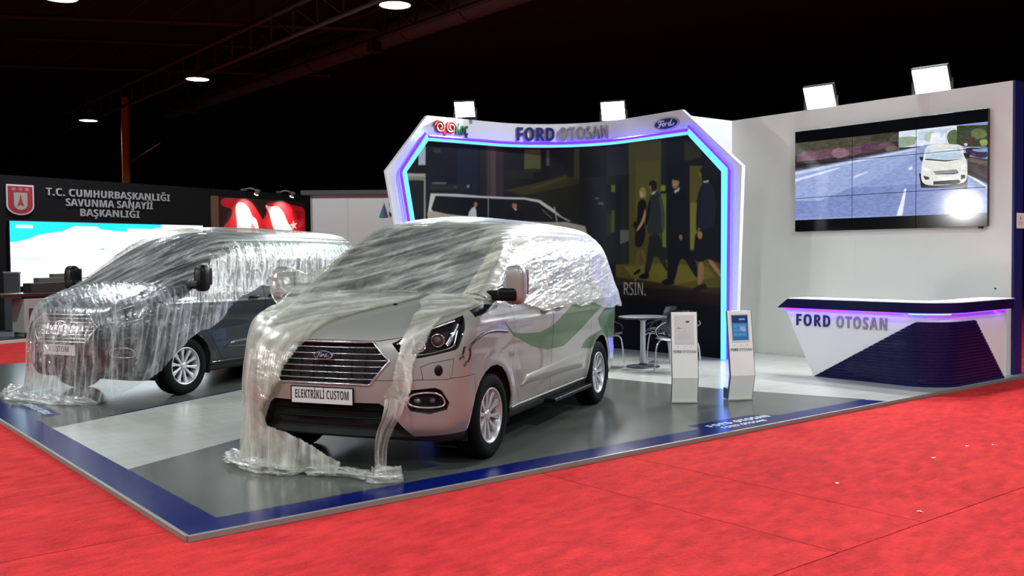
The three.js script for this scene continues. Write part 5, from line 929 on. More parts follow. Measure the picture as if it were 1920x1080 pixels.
    for (const [x, y] of [[-1.18, 1.115], [-1.56, 1.125]]) part('door_handle', tube([[x + 0.085, y, z(x + 0.085, y)], [x + 0.06, y + 0.004, z(x, y) + s * 0.03], [x - 0.06, y + 0.004, z(x, y) + s * 0.03], [x - 0.085, y, z(x - 0.085, y)]], 0.013, 24, 8), decal ? paint : VM.plastic, van);
    part('added_sill_bead', tube(Array.from({ length: 12 }, (_, i) => { const x = mix(-0.43, -2.44, i / 11); return [x, 0.341, z(x, 0.345) + s * 0.002]; }), 0.008, 40, 6), paint, van);  // bead added in body paint so the sill edge catches a bright line
    part('washer_nozzle', new RoundedBoxGeometry(0.03, 0.014, 0.025, 2, 0.005).translate(0.33, ROOF(0.338)[0] + 0.002, s * 0.27), VM.plastic, van);
    part('running_board', box(1.15, 0.035, 0.13, -1.95, 0.262, s * 0.935, 0.012), VM.plastic, van);
    const mi = group('mirror', van); mi.position.set(-0.13, 1.385, s * 1.115);
    part('cover', superball(0.08, 0.158, 0.088).translate(0.01, 0.0, 0), decal ? paint : VM.plastic, mi); part('mirror_glass', box(0.008, 0.2, 0.17, -0.068, 0.02, 0, 0.003), M.chrome, mi);
    part('lower_cover', new RoundedBoxGeometry(0.13, 0.105, 0.17, 3, 0.035).translate(0.05, -0.075, s * -0.045), VM.plastic, mi); part('arm', box(0.10, 0.085, 0.17, 0.03, -0.085, s * -0.15, 0.02), VM.plastic, mi);
  }
  // wheels and wheel housings
  const housing = new THREE.CylinderGeometry(0.425, 0.425, 0.46, 40, 1, true, Math.PI / 2 - 0.3, Math.PI + 0.6).rotateX(Math.PI / 2);
  for (const x of [0, -2.933]) for (const s of [-1, 1]) {
    placed('wheel_housing', [housing.clone(), new THREE.CircleGeometry(0.425, 40, -0.3, Math.PI + 0.6).rotateY(s > 0 ? 0 : Math.PI).translate(0, 0, s * -0.23)], VM.well, van, [x + 0.005, 0.338, s * 0.70]);
    const w = group('wheel', van); w.position.set(x, 0.343, s * 0.845); w.rotation.y = s > 0 ? 0 : Math.PI; w.rotation.z = 0.13 + x;
    part('tyre', WHEEL.tyre, VM.rubber, w); part('rim', WHEEL.rimG, VM.alloy, w); part('brake_disc', WHEEL.disc, M.darkGrey, w); part('wheel_dish', WHEEL.dish, VM.well, w); part('hub', WHEEL.hub, VM.alloy, w);
    for (let k = 0; k < 10; k++) { const o = part('spoke', WHEEL.spoke, VM.alloy, w); o.rotation.z = k * Math.PI / 5; }
    for (let k = 0; k < 5; k++) { const o = part('wheel_nut', WHEEL.nut, M.steel, w); const a = k * 1.2566 + 0.3; o.position.set(0.05 * Math.cos(a), 0.05 * Math.sin(a), 0.062); }
  }
  if (decal) {                                 // printed charging cable and plug on the left flank
    const on = (x, y) => [x, y, -(flankZ(x, y) + 0.001)], black = std(lin(0.008, 0.008, 0.008), 0.4);
    const cable = tube([[0.475, 0.915], [0.455, 0.945], [0.395, 0.975], [0.3, 1.002], [0.197, 1.02], [0.03, 1.022], [-0.124, 1.012], [-0.25, 0.998]].map((p) => on(...p)), 0.011, 60, 6);
    const body_ = new THREE.ShapeGeometry(new THREE.Shape([[0.55, 0.89], [0.53, 0.945], [0.45, 0.935], [0.445, 0.87], [0.475, 0.82], [0.54, 0.865]].map((p) => new THREE.Vector2(...p)))), bp = body_.attributes.position; for (let i = 0; i < bp.count; i++) { const q = on(bp.getX(i), bp.getY(i)); bp.setXYZ(i, q[0], q[1], q[2] - 0.001); } body_.computeVertexNormals();
    part('plug_print', [cable, body_, tube([on(0.575, 0.855), on(0.535, 0.885)], 0.009, 4, 6), tube([on(0.53, 0.80), on(0.5, 0.835)], 0.009, 4, 6)], black, van).userData.label = 'black charging cable and plug motif';
  }
  return van;
}
const flake = texture(256, 256, (u, v) => { const a = 0.42 + 0.12 * (hash(Math.floor(u * 256), Math.floor(v * 256), 3) - 0.5); return [a, a, a]; }, false);
flake.repeat.set(6, 6);
const silver = phys(lin(0.225, 0.215, 0.19), 1, 0.15, { roughnessMap: flake, clearcoat: 1, clearcoatRoughness: 0.03 });
const graphite = phys(lin(0.011, 0.0145, 0.0165), 1, 0, { roughnessMap: flake, specularIntensity: 0.25, clearcoat: 0.6, clearcoatRoughness: 0.03 });
makeVan('silver electric van with green stripe under clear plastic film, nearest the camera', VAN_B, VAN_TURN, silver, 'ELEKTRİKLİ CUSTOM', true);
makeVan('dark grey van wrapped in clear plastic film in front of the bright screen', VAN_A, VAN_TURN_A, graphite, 'CUSTOM', false);
// ================================================================ clear plastic film thrown over the vans
const curve1 = (pts) => (x) => { if (x <= pts[0][0]) return pts[0][1]; for (let i = 0; i + 1 < pts.length; i++) if (x <= pts[i + 1][0]) return mix(pts[i][1], pts[i + 1][1], (x - pts[i][0]) / (pts[i + 1][0] - pts[i][0])); return pts[pts.length - 1][1]; };
const ridge = (x, y, k) => { const n = 1 - Math.abs(2 * vnoise(x, y, 0, 0, k) - 1); return n * n; };
// zones of the sheet and their (across the folds, along the folds) coordinates
function zoneOf(x, y, z, nx, ny, nz) { if (Math.abs(nz) > 0.72 && x < 0.75) return z < 0 ? 0 : 1; if (x > 0.15 && y < 0.9) return 2; if (x > 0.12) return 3; return 4; }
const foldsB = [(x, y, z) => [y * 1.0 + x * 0.10, x], (x, y, z) => [x + 0.25 * y, y], (x, y, z) => [Math.atan2(z, x + 0.4) * 1.2, y], (x, y, z) => [Math.atan2(x - 0.0, z + 1.15) * 0.9, Math.hypot(x, z + 1.15)], (x, y, z) => [(y > 1.9 ? 1.9 + (x + 1) * -0.25 : y) * 1.0 + z * 0.42 - (z + 0.5) * (z + 0.5) * 0.12, z - y * 0.4]];
const foldsA = [(x, y, z) => [x + 0.28 * y, y], (x, y, z) => [x + 0.25 * y, y], (x, y, z) => [Math.atan2(z, x + 0.4) * 1.2 + 0.06 * y, y], (x, y, z) => [x * 0.8 + z * 0.55 , z - x * 0.6], (x, y, z) => [(y > 1.9 ? 1.9 + (x + 1) * -0.3 : y) * 0.8 + z * 0.6, z - y * 0.7]];
function filmField(which) {
  const B = which === 'B', folds = B ? foldsB : foldsA;
  const amp = B ? [0.008, 0.010, 0.016, 0.005, 0.006] : [0.014, 0.009, 0.010, 0.003, 0.0035], fa = B ? [15, 9, 9, 16, 15] : [7, 8, 10, 12, 12], fl = B ? [1.6, 1.0, 0.9, 0.8, 1.1] : [0.9, 1, 0.8, 1.6, 1.6];
  const wrinkle = (q, x, y, z) => { const [a, l] = folds[q](x, y, z), w = 0.35 * vnoise(l * 1.7, a * 1.3, 0, 0, 40 + q); return amp[q] * (ridge(a * fa[q] + w, l * fl[q], q) * 0.62 + ridge(a * fa[q] * 2.3 + w * 3, l * fl[q] * 2.1, q + 7) * 0.28 + ridge(a * fa[q] * 1.1 + l * 9, l * 9 - a * 8, q + 17) * 0.22); };
  return (x, y, z) => {
    const drop = B ? 0.90 : 0.92, ye = smax(y, drop, 0.16), low = Math.max(0, drop - y);
    let [over, side, front, back] = shapes(x, ye, z);
    back -= 0.03 + (B ? 0.30 : 0.12) * Math.max(0, 1.86 - y);
    const lifted = B ? 0 : 0.045 * sstep(0.0, -0.9, x) * sstep(1.2, 1.75, y);
    let d = smax(over, side, B ? 0.2 : 0.24); d = smax(d, front, 0.16); d = smax(d, back, 0.22);
    if (y > 0.3 && d < 0.08 && d > -0.03) d = Math.min(d, body(x, y, z) + 0.004);
    d -= 0.018 + lifted + low * (B ? 0.06 : 0.085);
    if (B) { const e = Math.hypot((x + 0.13) / 1.0, (y - 1.37) / 1.2, (z - 1.10) / 1.0) - 0.13; const h = Math.max(0.3 - Math.abs(d - e), 0) / 0.3; d = Math.min(d, e) - h * h * 0.3 * 0.25; }
    if (Math.abs(d) > 0.035) return d - 0.008;
    // blend of the folds by zone
    const ws = sstep(0.62, 0.9, Math.abs(z)) * sstep(0.75, 0.45, x) * sstep(1.9, 1.8, y), wf = sstep(0.12, 0.3, x) * (1 - ws), wd = sstep(1.0, 0.85, y) * wf, wt = 1 - ws - wf;
    let w = 0;
    if (ws > 0.01) w += ws * wrinkle(z < 0 ? 0 : 1, x, y, z);
    if (wd > 0.01) w += wd * wrinkle(2, x, y, z) * (0.6 + 0.9 * low);
    if (wf - wd > 0.01) w += (wf - wd) * wrinkle(3, x, y, z);
    if (wt > 0.01) w += wt * wrinkle(4, x, y, z);
    return d - w;
  };
}
function sheet(tris, folds) {                  // film mesh: smooth normals from the field, uv along the folds
  const g = solid(tris), uv = g.attributes.uv;
  tris.forEach((t, i) => { const q = zoneOf((t[0] + t[6] + t[12]) / 3, (t[1] + t[7] + t[13]) / 3, (t[2] + t[8] + t[14]) / 3, t[3], t[4], t[5]); for (let v = 0; v < 3; v++) { const [a, l] = folds[q](t[v * 6], t[v * 6 + 1], t[v * 6 + 2]); uv.setXY(i * 3 + v, a, l); } });
  return g;
}
// creased polythene: whitened streaks along the folds and a fine crackle
const streaks = texture(1024, 1024, (u, v) => {
  const a = fbm(u * 30, v * 3, 3, 30, 3, 90), b = fbm(u * 14, v * 2, 3, 14, 2, 95), c = fbm(u * 40, v * 40, 3, 40, 40, 99), r = 1 - Math.abs(2 * a - 1), s = 1 - Math.abs(2 * b - 1);
  const t = 1.0 - 0.16 * Math.pow(r, 5) - 0.22 * Math.pow(s, 8) - 0.10 * (c - 0.4);
  return [t, t, t];
}, false);
streaks.repeat.set(0.8, 0.8);
const crackle = texture(1024, 1024, (u, v) => { const a = 1 - Math.abs(2 * fbm(u * 24, v * 4, 2, 24, 4, 51) - 1), c = 1 - Math.abs(2 * fbm(u * 20, v * 20, 2, 20, 20, 57) - 1), t = 0.65 * a * a + 0.35 * c * c; return [t, t, t]; }, false);
crackle.repeat.set(1.0, 1.0);
const filmMat = (through, tint) => new THREE.MeshPhysicalMaterial({ color: tint, roughness: 0.27, transmission: through, transmissionMap: streaks, thickness: 0, ior: 1.48, bumpMap: crackle, bumpScale: 0.005, side: THREE.DoubleSide });
const filmB = filmMat(0.935, lin(0.88, 0.867, 0.805)), filmA = filmMat(0.98, lin(0.87, 0.872, 0.85));
function crumple(path, width, height, m, parent, name, k) {   // bunched hem: a flattened roll full of creases along a path on the floor
  const c = new THREE.CatmullRomCurve3(path.map((p) => new THREE.Vector3(...p))), n = Math.round(c.getLength() / 0.02), g = new THREE.TubeGeometry(c, n, 1, 36, false), p = g.attributes.position, v = new THREE.Vector3(), o = new THREE.Vector3();
  for (let i = 0; i < p.count; i++) { const s = Math.floor(i / 37) / n; c.getPointAt(s, o); v.fromBufferAttribute(p, i).sub(o); const a = Math.atan2(v.y, Math.hypot(v.x, v.z) * Math.sign(v.x * 0.7 + v.z * 0.3 || 1)), e = sstep(0, 0.08, s) * sstep(1, 0.92, s) * 0.8 + 0.2, q = (0.45 + 0.9 * ridge(s * n * 0.09, a * 2.6, k) + 0.5 * ridge(s * n * 0.3, a * 5, k + 3)) * e; p.setXYZ(i, o.x + v.x * width * q, Math.max(0.003, o.y + v.y * height * q), o.z + v.z * width * q); }
  g.computeVertexNormals(); const uv = g.attributes.uv; for (let i = 0; i < uv.count; i++) uv.setXY(i, uv.getY(i) * 0.5, uv.getX(i) * n * 0.02);
  return part(name, g, m, parent);
}
{
  const F = filmField('B');
  const hem = curve1([[-3.31, 1.04], [-2.36, 1.12], [-1.52, 1.14], [-1.05, 1.12], [-0.78, 1.20], [-0.39, 1.20], [0.08, 1.27]]);
  const edge = curve1([[-1.19, -0.44], [-0.92, -0.29], [-0.54, 0.03], [-0.40, 0.11], [-0.10, 0.17], [0.22, 0.34], [0.39, 0.44], [0.48, 0.58], [0.62, 0.50], [0.70, 0.28], [0.80, 0.03], [0.90, -0.15]]), tailL = curve1([[-0.99, -0.49], [-0.27, -0.62], [-0.06, -0.61], [0.23, -0.56], [0.34, -0.54]]), tailR = curve1([[-0.99, -0.905], [-0.66, -0.77], [-0.20, -0.76], [-0.08, -0.72], [0.32, -0.65]]);
  const wob = (a, b, k) => (vnoise(a * 5, b * 5, 0, 0, k) - 0.5) * 0.05;
  const keep = (t) => {
    const x = (t[0] + t[6] + t[12]) / 3, y = (t[1] + t[7] + t[13]) / 3, z = (t[2] + t[8] + t[14]) / 3, q = x - y;
    if (y < 0.012) return false;
    if (x < -3.9 && t[3] < -0.6) return y > 1.02 + wob(z, y, 1) && z < 1.0;                    // hangs free behind the tail
    if (z < -0.60 && x < 0.12 && y < 1.45 && y < hem(x) + wob(x, 0, 2)) return false;
    if (x > 0.02 && (y < 1.32 || x > 0.2)) {
      if (z < 0.3 && q > -1.25 && y > 0.2 && z < tailL(q) + wob(q, 0, 3) && z > tailR(q) - wob(q, 1, 4) && q < 0.36) return true;
      return z > edge(q) + wob(q * 2, z, 5);
    }
    if (z > 0 && x < -0.3) return y > Math.min(1.1, (-0.3 - x) * 1.4) + wob(x, 0, 6);
    return true;
  };
  const raw = skin(F, [-4.3, -0.02, -1.12], [1.2, 2.12, 1.42], 0.0145, keep);
  const t = thing('plastic_film', 'clear crinkled plastic film over the silver van, its tail hanging past the headlight', 'plastic sheet', VAN_B, VAN_TURN);
  part('sheet', sheet(raw, foldsB), filmB, t);
  part('folded_layer', sheet(raw.filter((q) => q[0] > 0.13 && q[6] > 0.1), foldsB).translate(0.012, 0.010, 0), filmB, t);
  part('folded_layer', sheet(raw.filter((q) => q[0] > 0.3 && q[2] > 0.2), foldsB).translate(0.022, 0.014, 0.012), filmB, t);
  { const a = [0.10, 1.31, -0.79], b = [-0.80, 1.86, -0.755], ab = [0, 1, 2].map((i) => b[i] - a[i]), L2 = ab.reduce((s, v) => s + v * v, 0); const near = (q) => { const s = clamp(((q[0] - a[0]) * ab[0] + (q[1] - a[1]) * ab[1] + (q[2] - a[2]) * ab[2]) / L2, 0, 1); return Math.hypot(q[0] - a[0] - s * ab[0], q[1] - a[1] - s * ab[1], q[2] - a[2] - s * ab[2]) < 0.055; }; const strip = raw.filter(near); for (const d of [0.006, 0.011]) part('folded_layer', sheet(strip, foldsB).translate(d, d * 0.6, -d), filmB, t); }
  { const side = raw.filter((q) => q[2] < -0.55 && q[1] > 1.15 && q[0] < -0.45); for (const d of [0.008]) part('folded_layer', sheet(side, foldsB).translate(d * 2, 0, -d), filmB, t); }
  // loose tail that falls from the bumper to the floor
  const path = [[[0.955, 0.60, -0.60], 0.085], [[0.985, 0.48, -0.585], 0.072], [[0.975, 0.36, -0.52], 0.060], [[0.96, 0.22, -0.475], 0.045], [[0.96, 0.12, -0.47], 0.04], [[0.975, 0.05, -0.475], 0.05], [[1.0, 0.02, -0.50], 0.06]], n = 60, m = 36, pos = [], uv = [], idx = [];
  const cc = new THREE.CatmullRomCurve3(path.map((e) => new THREE.Vector3(...e[0]))), ww = curve1(path.map((e, i) => [i / (path.length - 1), e[1]]));
  for (let i = 0; i <= n; i++) { const s = i / n, c = cc.getPoint(s), w = ww(s); for (let j = 0; j <= m; j++) { const a = j / m * 2 - 1, f = Math.sin(a * 9 + s * 3) * 0.016 + ridge(a * 4 + 3, s * 3, 71) * 0.022 - a * a * 0.02; pos.push(c.x + f, c.y + 0.01 * Math.sin(a * 5), c.z + a * w); uv.push(a * 0.3, s * 0.8); } }
  for (let i = 0; i < n; i++) for (let j = 0; j < m; j++) { const a = i * (m + 1) + j, b = a + m + 1; idx.push(a, b, a + 1, b, b + 1, a + 1); }
  const g = new THREE.BufferGeometry(); g.setAttribute('position', new THREE.BufferAttribute(new Float32Array(pos), 3)); g.setAttribute('uv', new THREE.BufferAttribute(new Float32Array(uv), 2)); g.setIndex(idx); g.computeVertexNormals();
  part('hanging_tail', g, filmB, t);
  crumple([[0.98, 0.03, -0.42], [1.02, 0.04, -0.50], [0.98, 0.04, -0.58], [0.92, 0.03, -0.63]], 0.055, 0.055, filmB, t, 'bunched_hem', 11);
  crumple([[1.0, 0.02, 0.15], [0.98, 0.03, 0.0], [0.97, 0.03, -0.15], [0.97, 0.02, -0.3], [0.98, 0.02, -0.42]], 0.04, 0.035, filmB, t, 'bunched_hem', 15);
  crumple([[0.55, 0.02, 1.10], [0.85, 0.03, 0.85], [1.0, 0.03, 0.5], [1.02, 0.03, 0.15]], 0.085, 0.032, filmB, t, 'bunched_hem', 21);
}
{
  const F = filmField('A');
  const hem = curve1([[-4.0, 1.24], [-3.07, 1.26], [-2.27, 1.28], [-1.37, 1.25], [-0.94, 1.15], [-0.69, 1.01], [-0.52, 0.86], [-0.29, 0.77], [0.02, 0.67], [0.47, 0.35], [0.80, 0.16], [1.0, 0.0]]);
  const wob = (a, k) => (vnoise(a * 6, 0.5, 0, 0, k) - 0.5) * 0.05;
  const keep = (t) => {
    const x = (t[0] + t[6] + t[12]) / 3, y = (t[1] + t[7] + t[13]) / 3, z = (t[2] + t[8] + t[14]) / 3;
    if (y < 0.012) return false;
    if (x < -3.8 && t[3] < -0.6) return y > 1.1;
    if (z < -0.30) return y > hem(x) + wob(x, 3);
    if (z > 0.5 && x < -0.2) return y > Math.min(1.2, (-0.2 - x) * 1.2);
    return true;
  };
  const raw = skin(F, [-4.3, -0.02, -1.28], [1.32, 2.14, 1.28], 0.015, keep);
  const t = thing('plastic_film', 'clear plastic film draped to the floor over the nose of the dark grey van', 'plastic sheet', VAN_A, VAN_TURN_A);
  part('sheet', sheet(raw, foldsA), filmA, t);
  { const side = raw.filter((q) => q[2] < -0.55 && q[1] > 1.2 && q[0] < -0.35 && q[1] < 1.86); for (const d of [0.008]) part('folded_layer', sheet(side, foldsA).translate(d * 2, 0, -d), filmA, t); }
  crumple([[0.5, 0.03, 1.20], [0.85, 0.04, 1.05], [1.06, 0.04, 0.75], [1.12, 0.03, 0.4], [1.12, 0.03, 0.0], [1.06, 0.02, -0.35], [0.98, 0.02, -0.6]], 0.07, 0.05, filmA, t, 'bunched_hem', 31);
}
// ================================================================ neighbouring stand with the shield wall, far left
{
  const turn = Math.atan2(0.84902, 0.52836), P0 = new THREE.Vector3(-11.754, 0, -22.0);
  const at = (x, y, z) => new THREE.Vector3(x, y, z).applyAxisAngle(new THREE.Vector3(0, 1, 0), turn).add(P0);
  const wallM = phys(lin(0.0055, 0.0055, 0.006), 0.85, 0, { specularIntensity: 0.3 });
  const sw = thing('shield_wall', 'black exhibition wall with grey lettering and a red shield emblem', 'wall', P0, turn);
  part('panel', box(6.16, 3.62, 0.2, 3.07 - 0.02, 1.81, -0.1), wallM, sw); part('panel', box(4.1, 3.62, 0.2, 8.2, 1.81, -0.1), wallM, sw); part('panel', box(3, 3.62, 0.2, -1.54, 1.81, -0.1), wallM, sw);
  const txt = std(lin(0.30, 0.30, 0.30), 0.5);
  const line = (text, x0, x1, y, h) => { const g = group('lettering_line', sw), t = letters(text, h / 0.716, 0.02, 0), k = (x1 - x0) / t.width; for (const q of t.list) part('letter', q.geometry.scale(k, 1, 1).translate(x0, y, 0), txt, g); };
  line('T.C. CUMHURBAŞKANLIĞI', 1.16, 4.74, 3.20, 0.13); line('SAVUNMA SANAYİİ', 1.66, 4.19, 2.965, 0.13); line('BAŞKANLIĞI', 2.03, 3.77, 2.725, 0.13);
  const sh = group('shield_emblem', sw); sh.position.set(0.515, 3.05, 0);
  const shield = (w, h) => { const o = [[-w, h], [w, h], [w, -h * 0.35]]; for (let i = 1; i < 12; i++) { const a = i / 12 * Math.PI; o.push([w * Math.cos(a), -h * 0.35 - h * 0.62 * Math.sin(a)]); } o.push([-w, -h * 0.35]); return o; };
  part('border', prism(shield(0.335, 0.36), 0.025, 0.004), std(lin(0.6, 0.57, 0.6), 0.35), sh); part('field', prism(shield(0.30, 0.325), 0.032, 0.002), std(lin(0.30, 0.012, 0.022), 0.5), sh);
  part('inner_shield', prism(shield(0.165, 0.205).map(([x, y]) => [x, y - 0.03]), 0.038, 0.001), std(lin(0.32, 0.30, 0.26), 0.5), sh);
  part('spire', [prism([[-0.09, -0.14], [-0.035, -0.02], [0, 0.15], [0.035, -0.02], [0.09, -0.14], [0, -0.1]], 0.043)], std(lin(0.36, 0.02, 0.035), 0.5), sh);
  for (const x of [-0.16, 0, 0.16]) part('mark', prism([[x - 0.045, 0.22], [x + 0.045, 0.22], [x + 0.045, 0.29], [x - 0.045, 0.29]], 0.037), std(lin(0.38, 0.14, 0.14), 0.5), sh);
  // bright presentation screen
  const pic = painted(768, 320, (c, w, h) => { c.fillStyle = '#ffffff'; c.fillRect(0, 0, w, h); const sky = (pts) => { c.beginPath(); pts.forEach(([x, y], i) => i ? c.lineTo(x * w, y * h) : c.moveTo(x * w, y * h)); c.closePath(); c.fill(); };
    c.fillStyle = '#18b4e8'; sky([[0, 0], [0.75, 0], [0.75, 0.06], [0.1, 0.06], [0.05, 0.3], [0, 0.3]]); c.fillStyle = '#14e6ff'; sky([[0.03, 0.05], [0.3, 0.05], [0.24, 0.14], [0.13, 0.2], [0.08, 0.27], [0.02, 0.32], [0, 0.32], [0, 0.1]]); sky([[0.4, 0.04], [0.72, 0.04], [0.7, 0.12], [0.58, 0.14], [0.48, 0.12], [0.42, 0.1]]); c.fillStyle = '#ffffff'; c.fillRect(w * 0.025, h * 0.055, w * 0.075, h * 0.05); c.fillRect(w * 0.56, h * 0.08, w * 0.2, h * 0.05); c.fillStyle = '#2c8fb0'; c.fillRect(w * 0.42, h * 0.42, w * 0.02, h * 0.02); c.fillStyle = '#7fb4bb'; c.fillRect(0, h * 0.57, w * 0.13, h * 0.015); c.fillStyle = '#8fdcf6'; c.fillRect(w * 0.225, h * 0.86, w * 0.03, h * 0.14); });
  const sc = thing('presentation_screen', 'very bright white and cyan screen on the black shield wall', 'screen', P0, turn);
  part('cabinet', box(5.6, 1.56, 0.06, 3.0, 1.80, 0.031, 0.005), M.black, sc);
  const scM = new THREE.MeshStandardMaterial({ color: 0x050505, roughness: 0.4, emissive: 0xffffff, emissiveMap: pic, emissiveIntensity: 1.6 });
  part('display', new THREE.PlaneGeometry(5.56, 1.52).translate(3.0, 1.80, 0.0625), scM, sc);
  const RL = new THREE.RectAreaLight(0xd8f4ff, 1.1, 5.5, 1.5); RL.position.copy(at(3.0, 1.8, 0.08)); RL.lookAt(at(3.0, 1.8, 5)); RL.name = 'presentation_screen_light'; scene.add(RL);
  // flag print with two arm lamps
  const flags = painted(768, 300, (c, w, h) => {
    c.fillStyle = '#2a0a09'; c.fillRect(0, 0, w, h);
    const P = (col, pts) => { c.fillStyle = col; c.beginPath(); const n = pts.length, m = (a, b) => [(a[0] + b[0]) / 2 * w, (a[1] + b[1]) / 2 * h]; c.moveTo(...m(pts[n - 1], pts[0])); pts.forEach((p, i) => c.quadraticCurveTo(p[0] * w, p[1] * h, ...m(p, pts[(i + 1) % n]))); c.fill(); };
    P('#c4101c', [[0.02, 0.02], [0.2, -0.05], [0.36, 0.05], [0.46, 0.4], [0.5, 0.55], [0.52, 1.1], [0, 1.1], [0.03, 0.7], [0.12, 0.5], [0.16, 0.25], [0.02, 0.2]]); P('#d81624', [[0.5, 0.08], [0.7, 0.0], [0.85, 0.1], [1.02, 0.12], [1.05, 1.1], [0.46, 1.1], [0.46, 0.55], [0.54, 0.3]]);
    P('#a80c16', [[0.46, 0.5], [0.55, 0.75], [0.66, 1.05], [0.52, 1.05]]); P('#b00d18', [[0.82, 0.2], [0.95, 0.22], [0.93, 0.45], [0.85, 0.48]]); P('#ef3a44', [[0.94, 0.45], [0.99, 0.4], [0.98, 0.62], [0.9, 0.68]]);
    P('#fbf3e6', [[0.17, 0.15], [0.24, 0.06], [0.33, 0.2], [0.36, 0.42], [0.41, 0.46], [0.44, 0.7], [0.44, 1.05], [0.16, 1.05], [0.2, 0.7]]); P('#e9848a', [[0.34, 0.6], [0.38, 0.56], [0.4, 0.8], [0.42, 1.02], [0.37, 1.02], [0.35, 0.8]]);
    P('#fdf6ea', [[0.5, 0.1], [0.57, 0.16], [0.66, 0.12], [0.74, 0.3], [0.78, 0.55], [0.84, 0.68], [0.83, 0.92], [0.76, 1.02], [0.66, 0.92], [0.59, 0.62], [0.56, 0.3]]); P('#d43a40', [[0.75, 0.75], [0.79, 0.8], [0.78, 0.92], [0.75, 0.88]]);
    c.fillStyle = '#f4d2cc'; c.beginPath(); for (let i = 0; i < 10; i++) { const r = i % 2 ? 0.045 : 0.115, a = i * Math.PI / 5 - 0.5; c.lineTo((0.855 + r * 0.44 * Math.cos(a)) * w, (0.60 + r * 1.2 * Math.sin(a)) * h); } c.fill();
  });
  const fp = thing('flag_print', 'glowing red and white flag print on the end of the black shield wall', 'print', P0, turn);
  part('board', box(3.5, 1.26, 0.03, 8.12, 2.77, 0.016, 0.004), M.black, fp);
  part('printed_face', new THREE.PlaneGeometry(3.46, 1.22).translate(8.12, 2.77, 0.0322), std(0xffffff, 0.6, 0, { map: flags }), fp);
  part('side_strip', box(0.24, 1.3, 0.05, 6.25, 2.77, 0.026), std(lin(0.12, 0.06, 0.025), 0.6), fp);
  for (const [x, l] of [[7.42, 'grey arm lamp over the first crescent of the flag print'], [8.85, 'grey arm lamp over the starred half of the flag print']]) {
    const al = thing('arm_lamp', l, 'lamp', at(x, 3.62, 0), turn);
    part('clamp', box(0.12, 0.06, 0.16, 0, 0.031, -0.06, 0.008), std(lin(0.08, 0.07, 0.07), 0.6), al); part('arm', tube([[0, 0.04, 0], [0, 0.06, 0.25], [0, -0.02, 0.5]], 0.025, 20, 8), std(lin(0.08, 0.065, 0.065), 0.6), al);
    part('head', [cyl(0.07, 0.045, 0.14, 0, 0, 0, 20).rotateX(0.6).translate(0, -0.06, 0.5)], std(lin(0.1, 0.085, 0.08), 0.6), al); part('lamp_glass', cyl(0.06, 0.06, 0.01, 0, -0.076, 0, 20).rotateX(0.6).translate(0, -0.06, 0.5), glow(1, 0.9, 0.8, 5), al);
    const s = new THREE.SpotLight(0xfff0e0, 11, 0, 0.85, 0.9, 2); s.position.copy(at(x, 3.5, 0.44)); s.target.position.copy(at(x, 2.75, 0)); s.shadow.radius = 3; s.castShadow = true; s.name = 'arm_lamp_beam'; scene.add(s, s.target);
  }
  // podium edge, cabinet, table and ship model in front of the bright screen
  const np = thing('neighbour_podium', 'low podium of the neighbouring stand with a white edge strip', 'podium', P0, turn);
  part('deck', box(9.5, 0.05, 2.9, 1.75, 0.025, 1.55), std(lin(0.05, 0.05, 0.05), 0.6), np); part('edge_strip', box(9.5, 0.06, 0.03, 1.75, 0.03, 3.02, 0.004), std(lin(0.6, 0.6, 0.58), 0.5), np);
  const cab = thing('display_cabinet', 'pale grey cabinet with a dark front panel under the brown table top', 'cabinet', at(0.35, 0.05, 2.35), turn);
  part('carcass', box(1.5, 0.8, 0.45, -0.6, 0.4, 0, 0.01), std(lin(0.40, 0.40, 0.36), 0.5), cab); part('front_panel', box(1.3, 0.36, 0.02, -0.6, 0.42, 0.232, 0.004), std(lin(0.045, 0.045, 0.045), 0.5), cab); part('plinth', box(1.5, 0.1, 0.4, -0.6, 0.05, 0.04), M.black, cab);
  const tab = thing('display_table', 'long table with a dark red-brown top in front of the bright screen', 'table', at(1.2, 0.05, 2.2), turn);
  part('table_top', box(4.6, 0.07, 0.8, -0.4, 0.875, 0, 0.01), std(lin(0.07, 0.022, 0.018), 0.3), tab); for (const x of [0.5, 1.7]) part('leg', box(0.06, 0.84, 0.6, x, 0.42, 0), M.black, tab);
  part('front_board', box(1.7, 0.16, 0.02, 0.9, 0.32, 0.3), std(lin(0.42, 0.42, 0.4), 0.5), tab);
  const sm = thing('ship_model', 'dark grey ship model lying on the brown table top', 'model', at(0.6, 0.961, 2.2), turn), dk = std(lin(0.035, 0.035, 0.035), 0.5);
  part('hull', prism([[-1.3, 0], [1.05, 0], [1.35, 0.1], [0.9, 0.12], [0.4, 0.19], [0.1, 0.17], [-0.3, 0.22], [-1.3, 0.2]], 0.3, 0.01).translate(0, 0, -0.15), dk, sm); part('superstructure', [box(0.7, 0.12, 0.2, -0.75, 0.25, 0, 0.01), box(0.3, 0.12, 0.16, -0.6, 0.33, 0, 0.01)], std(lin(0.12, 0.12, 0.11), 0.5), sm); part('mast', [bar(new THREE.Vector3(-0.15, 0.2, 0), new THREE.Vector3(-0.12, 0.36, 0), 0.02), bar(new THREE.Vector3(-0.15, 0.26, 0), new THREE.Vector3(0.15, 0.29, 0), 0.012)], dk, sm);
  const lp = thing('low_partition', 'grey partition board beside the lower corner of the bright screen', 'partition', at(0.0, 0.05, 0.5), turn);
  part('board', box(0.04, 1.3, 0.6, -0.02, 0.65, 0, 0.006), std(lin(0.13, 0.13, 0.14), 0.6), lp); part('top_rail', box(0.06, 0.04, 0.62, -0.02, 1.32, 0, 0.006), std(lin(0.4, 0.4, 0.4), 0.5), lp);
}
